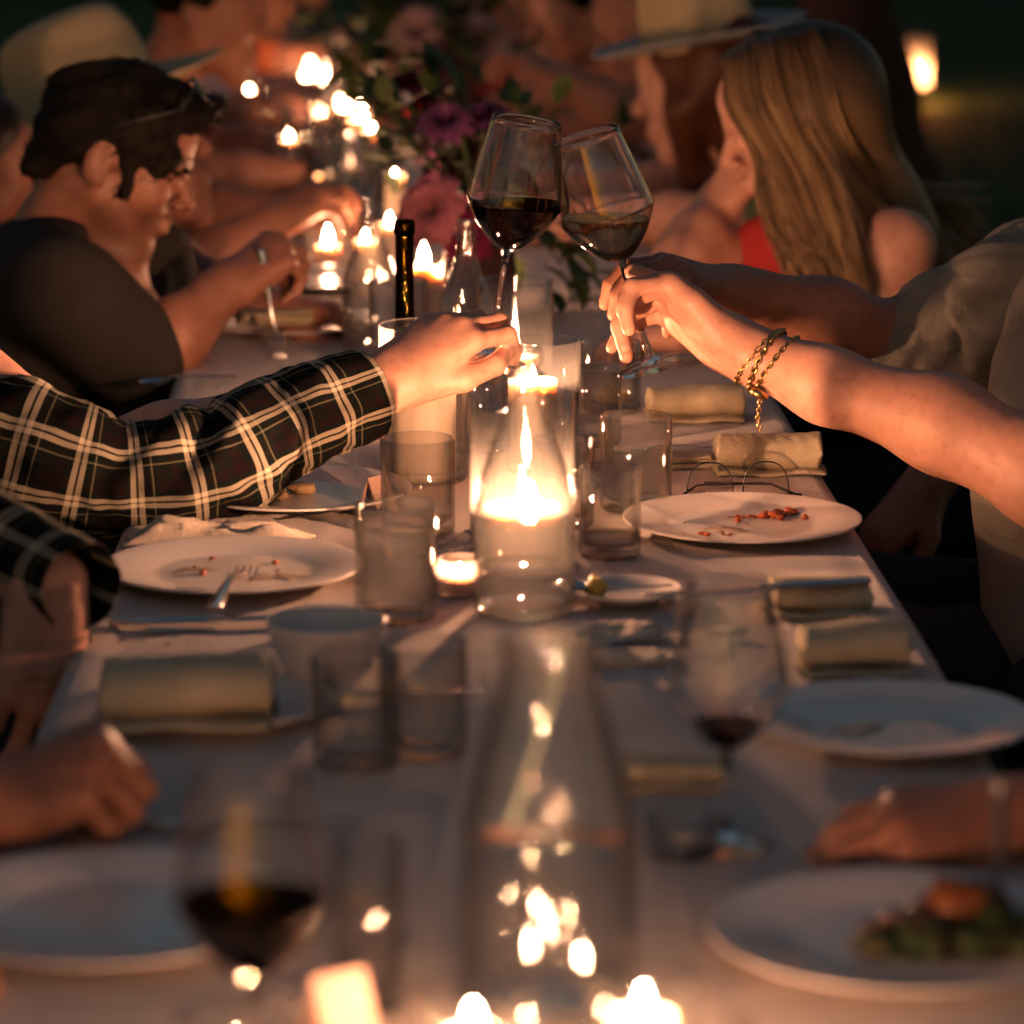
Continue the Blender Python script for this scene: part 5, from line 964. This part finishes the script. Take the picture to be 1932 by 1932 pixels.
def diner(label, HO, fc, shirt, hair, skin='skin', tilt=.35, yawy=0, hatted=None, style='short', arm=None, sleeve_l=.55, standing=False, s=1.0, seed=0, vox=.010):
    HO = np.array(HO, float); fw = nrm((fc, yawy, -tilt)); up = V(fc * tilt, 0, 1)
    t = empty('person', (HO[0] - fc * .2, HO[1], 0), label, 'person', 'diners around the table')
    hq, L, Mx = head_prims(HO, fw, up, s); neck = L(-.045, 0, -.13); neck = neck + V(-fc * .02, 0, -.01); chest = neck + V(-fc * .07, 0, -.24); pel = V(chest[0] - fc * .07, chest[1], (.95 if standing else .56)); sA, sB = neck + V(-fc * .04, -.18, -.08), neck + V(-fc * .04, .18, -.08)
    if chest[2] - pel[2] < .2: pel[2] = chest[2] - .3
    tor = torso(pel, chest, neck, sA if fc < 0 else sB, sB if fc < 0 else sA, V(fc, 0, 0)); pr = tor + hq + [cap(L(-.03, 0, -.05), neck, .052, .055, .03)]; sl = []
    for q, sh in ((-1, sA), (1, sB)):
        if arm and q == arm[0]: el, wr = np.array(arm[1]), np.array(arm[2])
        elif standing: el = sh + V(0, q * .05, -.28); wr = el + V(fc * .1, 0, -.24)
        else: el = sh + V(fc * .12, q * .05, -.25); el[2] = max(el[2], TZ + .05); wr = V(el[0] + fc * .22, el[1] - q * .06, max(TZ + .04, el[2] - .08))
        pr += limb(sh, el, wr) + hand(wr, nrm(wr - el) + V(0, 0, -.1), V(0, -.3, 1), q * (-1 if fc > 0 else 1), REL, k=.008)
        sl.append(cap(sh, sh + (el - sh) * sleeve_l, .064, .056, .03))
    wpart('body', *body_mesh(pr, vox), M[skin], t); wpart('shirt', *body_mesh(grow(torso(pel, chest, neck - V(0, 0, .06), sA if fc < 0 else sB, sB if fc < 0 else sA, V(fc, 0, 0)), .014) + sl, vox, wob_fn(.004, 32, seed)), M[shirt], t)
    hc, _, _ = hair_cap(HO, fw, up, s * 1.02)
    if style == 'long': hc += [cap(L(-.05, 0, .0), neck + V(-fc * .06, 0, -.16), .08, .05, .05), cap(L(.02, -.07, -.02), neck + V(fc * .05, -.10, -.2), .032, .02, .03), cap(L(.02, .07, -.02), neck + V(fc * .05, .10, -.2), .032, .02, .03)]
    wpart('hair', *body_mesh(hc, .008, wob_fn(.004, 70, seed)), M[hair], t)
    if hatted: hat(HO, fw, up, s * (.9 if fc < 0 else 1), t, *hatted)
    lg = [cap(pel + V(0, q * .09, 0), V(pel[0], pel[1] + q * .1, .08), .085, .05, .05) for q in (-1, 1)] if standing else legs(pel, fc)
    wpart('trousers', *body_mesh(lg, .014), M['navy'], t); return t
YA = 5.45
diner('diner in a mauve printed shirt and cream hat behind the man in charcoal', P(232, 305, YA), 1, 'mauve', 'hair_brown', 'skin_dark', -.40, hatted=('straw', 'straw'), arm=(-1, P(385, 500, YA - .1), P(498, 425, YA - .08)), sleeve_l=.8, s=1.12, seed=21)
diner('diner in a rust shirt with dark hair behind the cream hat', P(395, 20, 6.35), 1, 'rust', 'hair_dark', 'skin_dark', .2, seed=22)
diner('diner with dark hair near the far candles on the left', P(480, -60, 7.35), 1, 'lilac', 'hair_dark', 'skin_dark', .2, seed=23)
diner('diner in a rust top at the far left end of the table', P(560, -90, 8.6), 1, 'rust', 'hair_brown', 'skin_dark', .2, seed=24)
diner('standing person in a rust shirt and khaki at the upper left edge', P(-30, -240, 6.3), 1, 'rust', 'hair_dark', 'skin_dark', .1, standing=True, seed=25)
diner('diner half hidden at the left edge behind the man in charcoal', P(-70, 330, 5.15), 1, 'khaki', 'hair_brown', 'skin_dark', .3, seed=26)
diner('long-haired woman in a pale brimmed hat behind the woman in red', P(1322, 160, 5.75), -1, 'leafprint', 'hair_red', 'skin', .2, .25, hatted=('straw', 'brim'), style='long', seed=27)
diner('diner in lilac beside the woman in the brimmed hat', P(1225, 40, 6.7), -1, 'lilac', 'hair_brown', 'skin_dark', .25, -.3, arm=(-1, P(1160, 210, 6.4), P(1080, 160, 6.4)), seed=28)
diner('diner with a rust shirt on the far right behind the bouquet', P(1090, 20, 7.7), -1, 'rust', 'hair_dark', 'skin_dark', .2, -.3, seed=29)
diner('diner with dark hair at the far right end of the table', P(980, -10, 8.9), -1, 'brown', 'hair_dark', 'skin_dark', .2, -.3, seed=30)
diner('standing person in brown with a dark hat behind the woman in red', P(1500, -200, 8.2), -1, 'brown', 'hair_dark', 'skin_dark', .1, hatted=('brown', 'brown'), standing=True, seed=31)
# near fist on the left, near hand with fork on the right
pn = empty('person', (-.75, 2.45, 0), 'near person at the left edge resting a blurred fist on the table', 'person')
wr = P(-45, 1530, 2.47); hf = nrm(P(100, 1475, 2.47) - wr); hp = hand(wr, hf, V(-.1, -.35, 1), 1, [(68, 78, 40), (70, 80, 40), (74, 80, 40), (78, 78, 40)], thumb=[(.02, .022, -.012), (.056, .042, -.022), (.084, .036, -.036), (.104, .018, -.044)], s=1.03)
chest, pel, neck = V(-.76, 2.36, .93), V(-.80, 2.34, .56), V(-.74, 2.36, 1.16); sN, sF = V(-.74, 2.17, 1.07), V(-.72, 2.55, 1.07); elb = V(-.52, 2.42, .80)
hq, _, _ = head_prims(V(-.66, 2.36, 1.30), (.97, .1, -.2), (.2, 0, 1)); pr = torso(pel, chest, neck, sF, sN, V(1, 0, 0)) + hq + [cap(V(-.69, 2.36, 1.24), neck - V(0, 0, .04), .052, .058, .03)] + limb(sF, elb, wr) + limb(sN, V(-.6, 2.1, .84), V(-.42, 2.14, .79)) + hand(V(-.40, 2.14, .785), (1, 0, 0), (0, 0, 1), 1, REL, k=.007)
v, f = join_np(body_mesh(limb(sF, elb, wr)[2:] + hp, .004), body_mesh(pr, .01)); wpart('body', v, f, M['skin_dark'], pn)
wpart('shirt', *body_mesh(grow(torso(pel, chest, neck - V(0, 0, .06), sF, sN, V(1, 0, 0)), .014) + [cap(sF, elb, .068, .058, .03), cap(elb, elb + (wr - elb) * .4, .056, .05, .03), cap(sN, V(-.6, 2.1, .84), .068, .056, .03)], .01, wob_fn(.004, 30, 41)), M['navy'], pn)
hc, _, _ = hair_cap(V(-.66, 2.36, 1.30), (.97, .1, -.2), (.2, 0, 1), 1.02); wpart('hair', *body_mesh(hc, .008, wob_fn(.004, 70, 2)), M['hair_brown'], pn); wpart('trousers', *body_mesh(legs(pel, 1), .014), M['navy'], pn)
pq = empty('person', (.92, 2.3, 0), 'near person at the right edge eating salad with a fork', 'person')
w1 = P(2340, 1510, 2.2); w2_ = P(1915, 1548, 2.44); chest, pel, neck = V(.92, 2.34, .93), V(.96, 2.32, .56), V(.90, 2.34, 1.16); sN, sF = V(.90, 2.14, 1.07), V(.88, 2.53, 1.07)
hq, _, _ = head_prims(V(.82, 2.34, 1.30), (-.97, .1, -.2), (-.2, 0, 1)); e1, e2 = V(.68, 2.16, .83), V(.66, 2.50, .80)
fh = hand(w1, nrm(P(1900, 1500, 2.2) - w1), V(.2, -.4, 1), -1, [(60, 70, 35)] * 4, s=1.0) + hand(w2_, nrm(P(1725, 1560, 2.42) - w2_), V(0, -.45, 1), 1, [(20, 25, 15), (22, 28, 15), (24, 30, 15), (26, 30, 15)], s=1.0)
v, f = join_np(body_mesh(limb(sN, e1, w1)[2:] + limb(sF, e2, w2_)[2:] + fh, .004), body_mesh(torso(pel, chest, neck, sN, sF, V(-1, 0, 0)) + hq + [cap(V(.85, 2.34, 1.24), neck - V(0, 0, .04), .052, .058, .03)] + limb(sN, e1, w1)[:2] + limb(sF, e2, w2_)[:2], .01)); wpart('body', v, f, M['skin_dark'], pq)
wpart('shirt', *body_mesh(grow(torso(pel, chest, neck - V(0, 0, .06), sN, sF, V(-1, 0, 0)), .014) + [cap(sN, e1, .066, .058, .03), cap(sF, e2, .066, .058, .03)], .01, wob_fn(.004, 30, 44)), M['brown'], pq)
hc, _, _ = hair_cap(V(.82, 2.34, 1.30), (-.97, .1, -.2), (-.2, 0, 1), 1.02); wpart('hair', *body_mesh(hc, .008, wob_fn(.004, 70, 5)), M['hair_brown'], pq); wpart('trousers', *body_mesh(legs(pel, -1), .014), M['navy'], pq)
for o in bpy.data.objects:
    if '_w' in o: del o['_w']
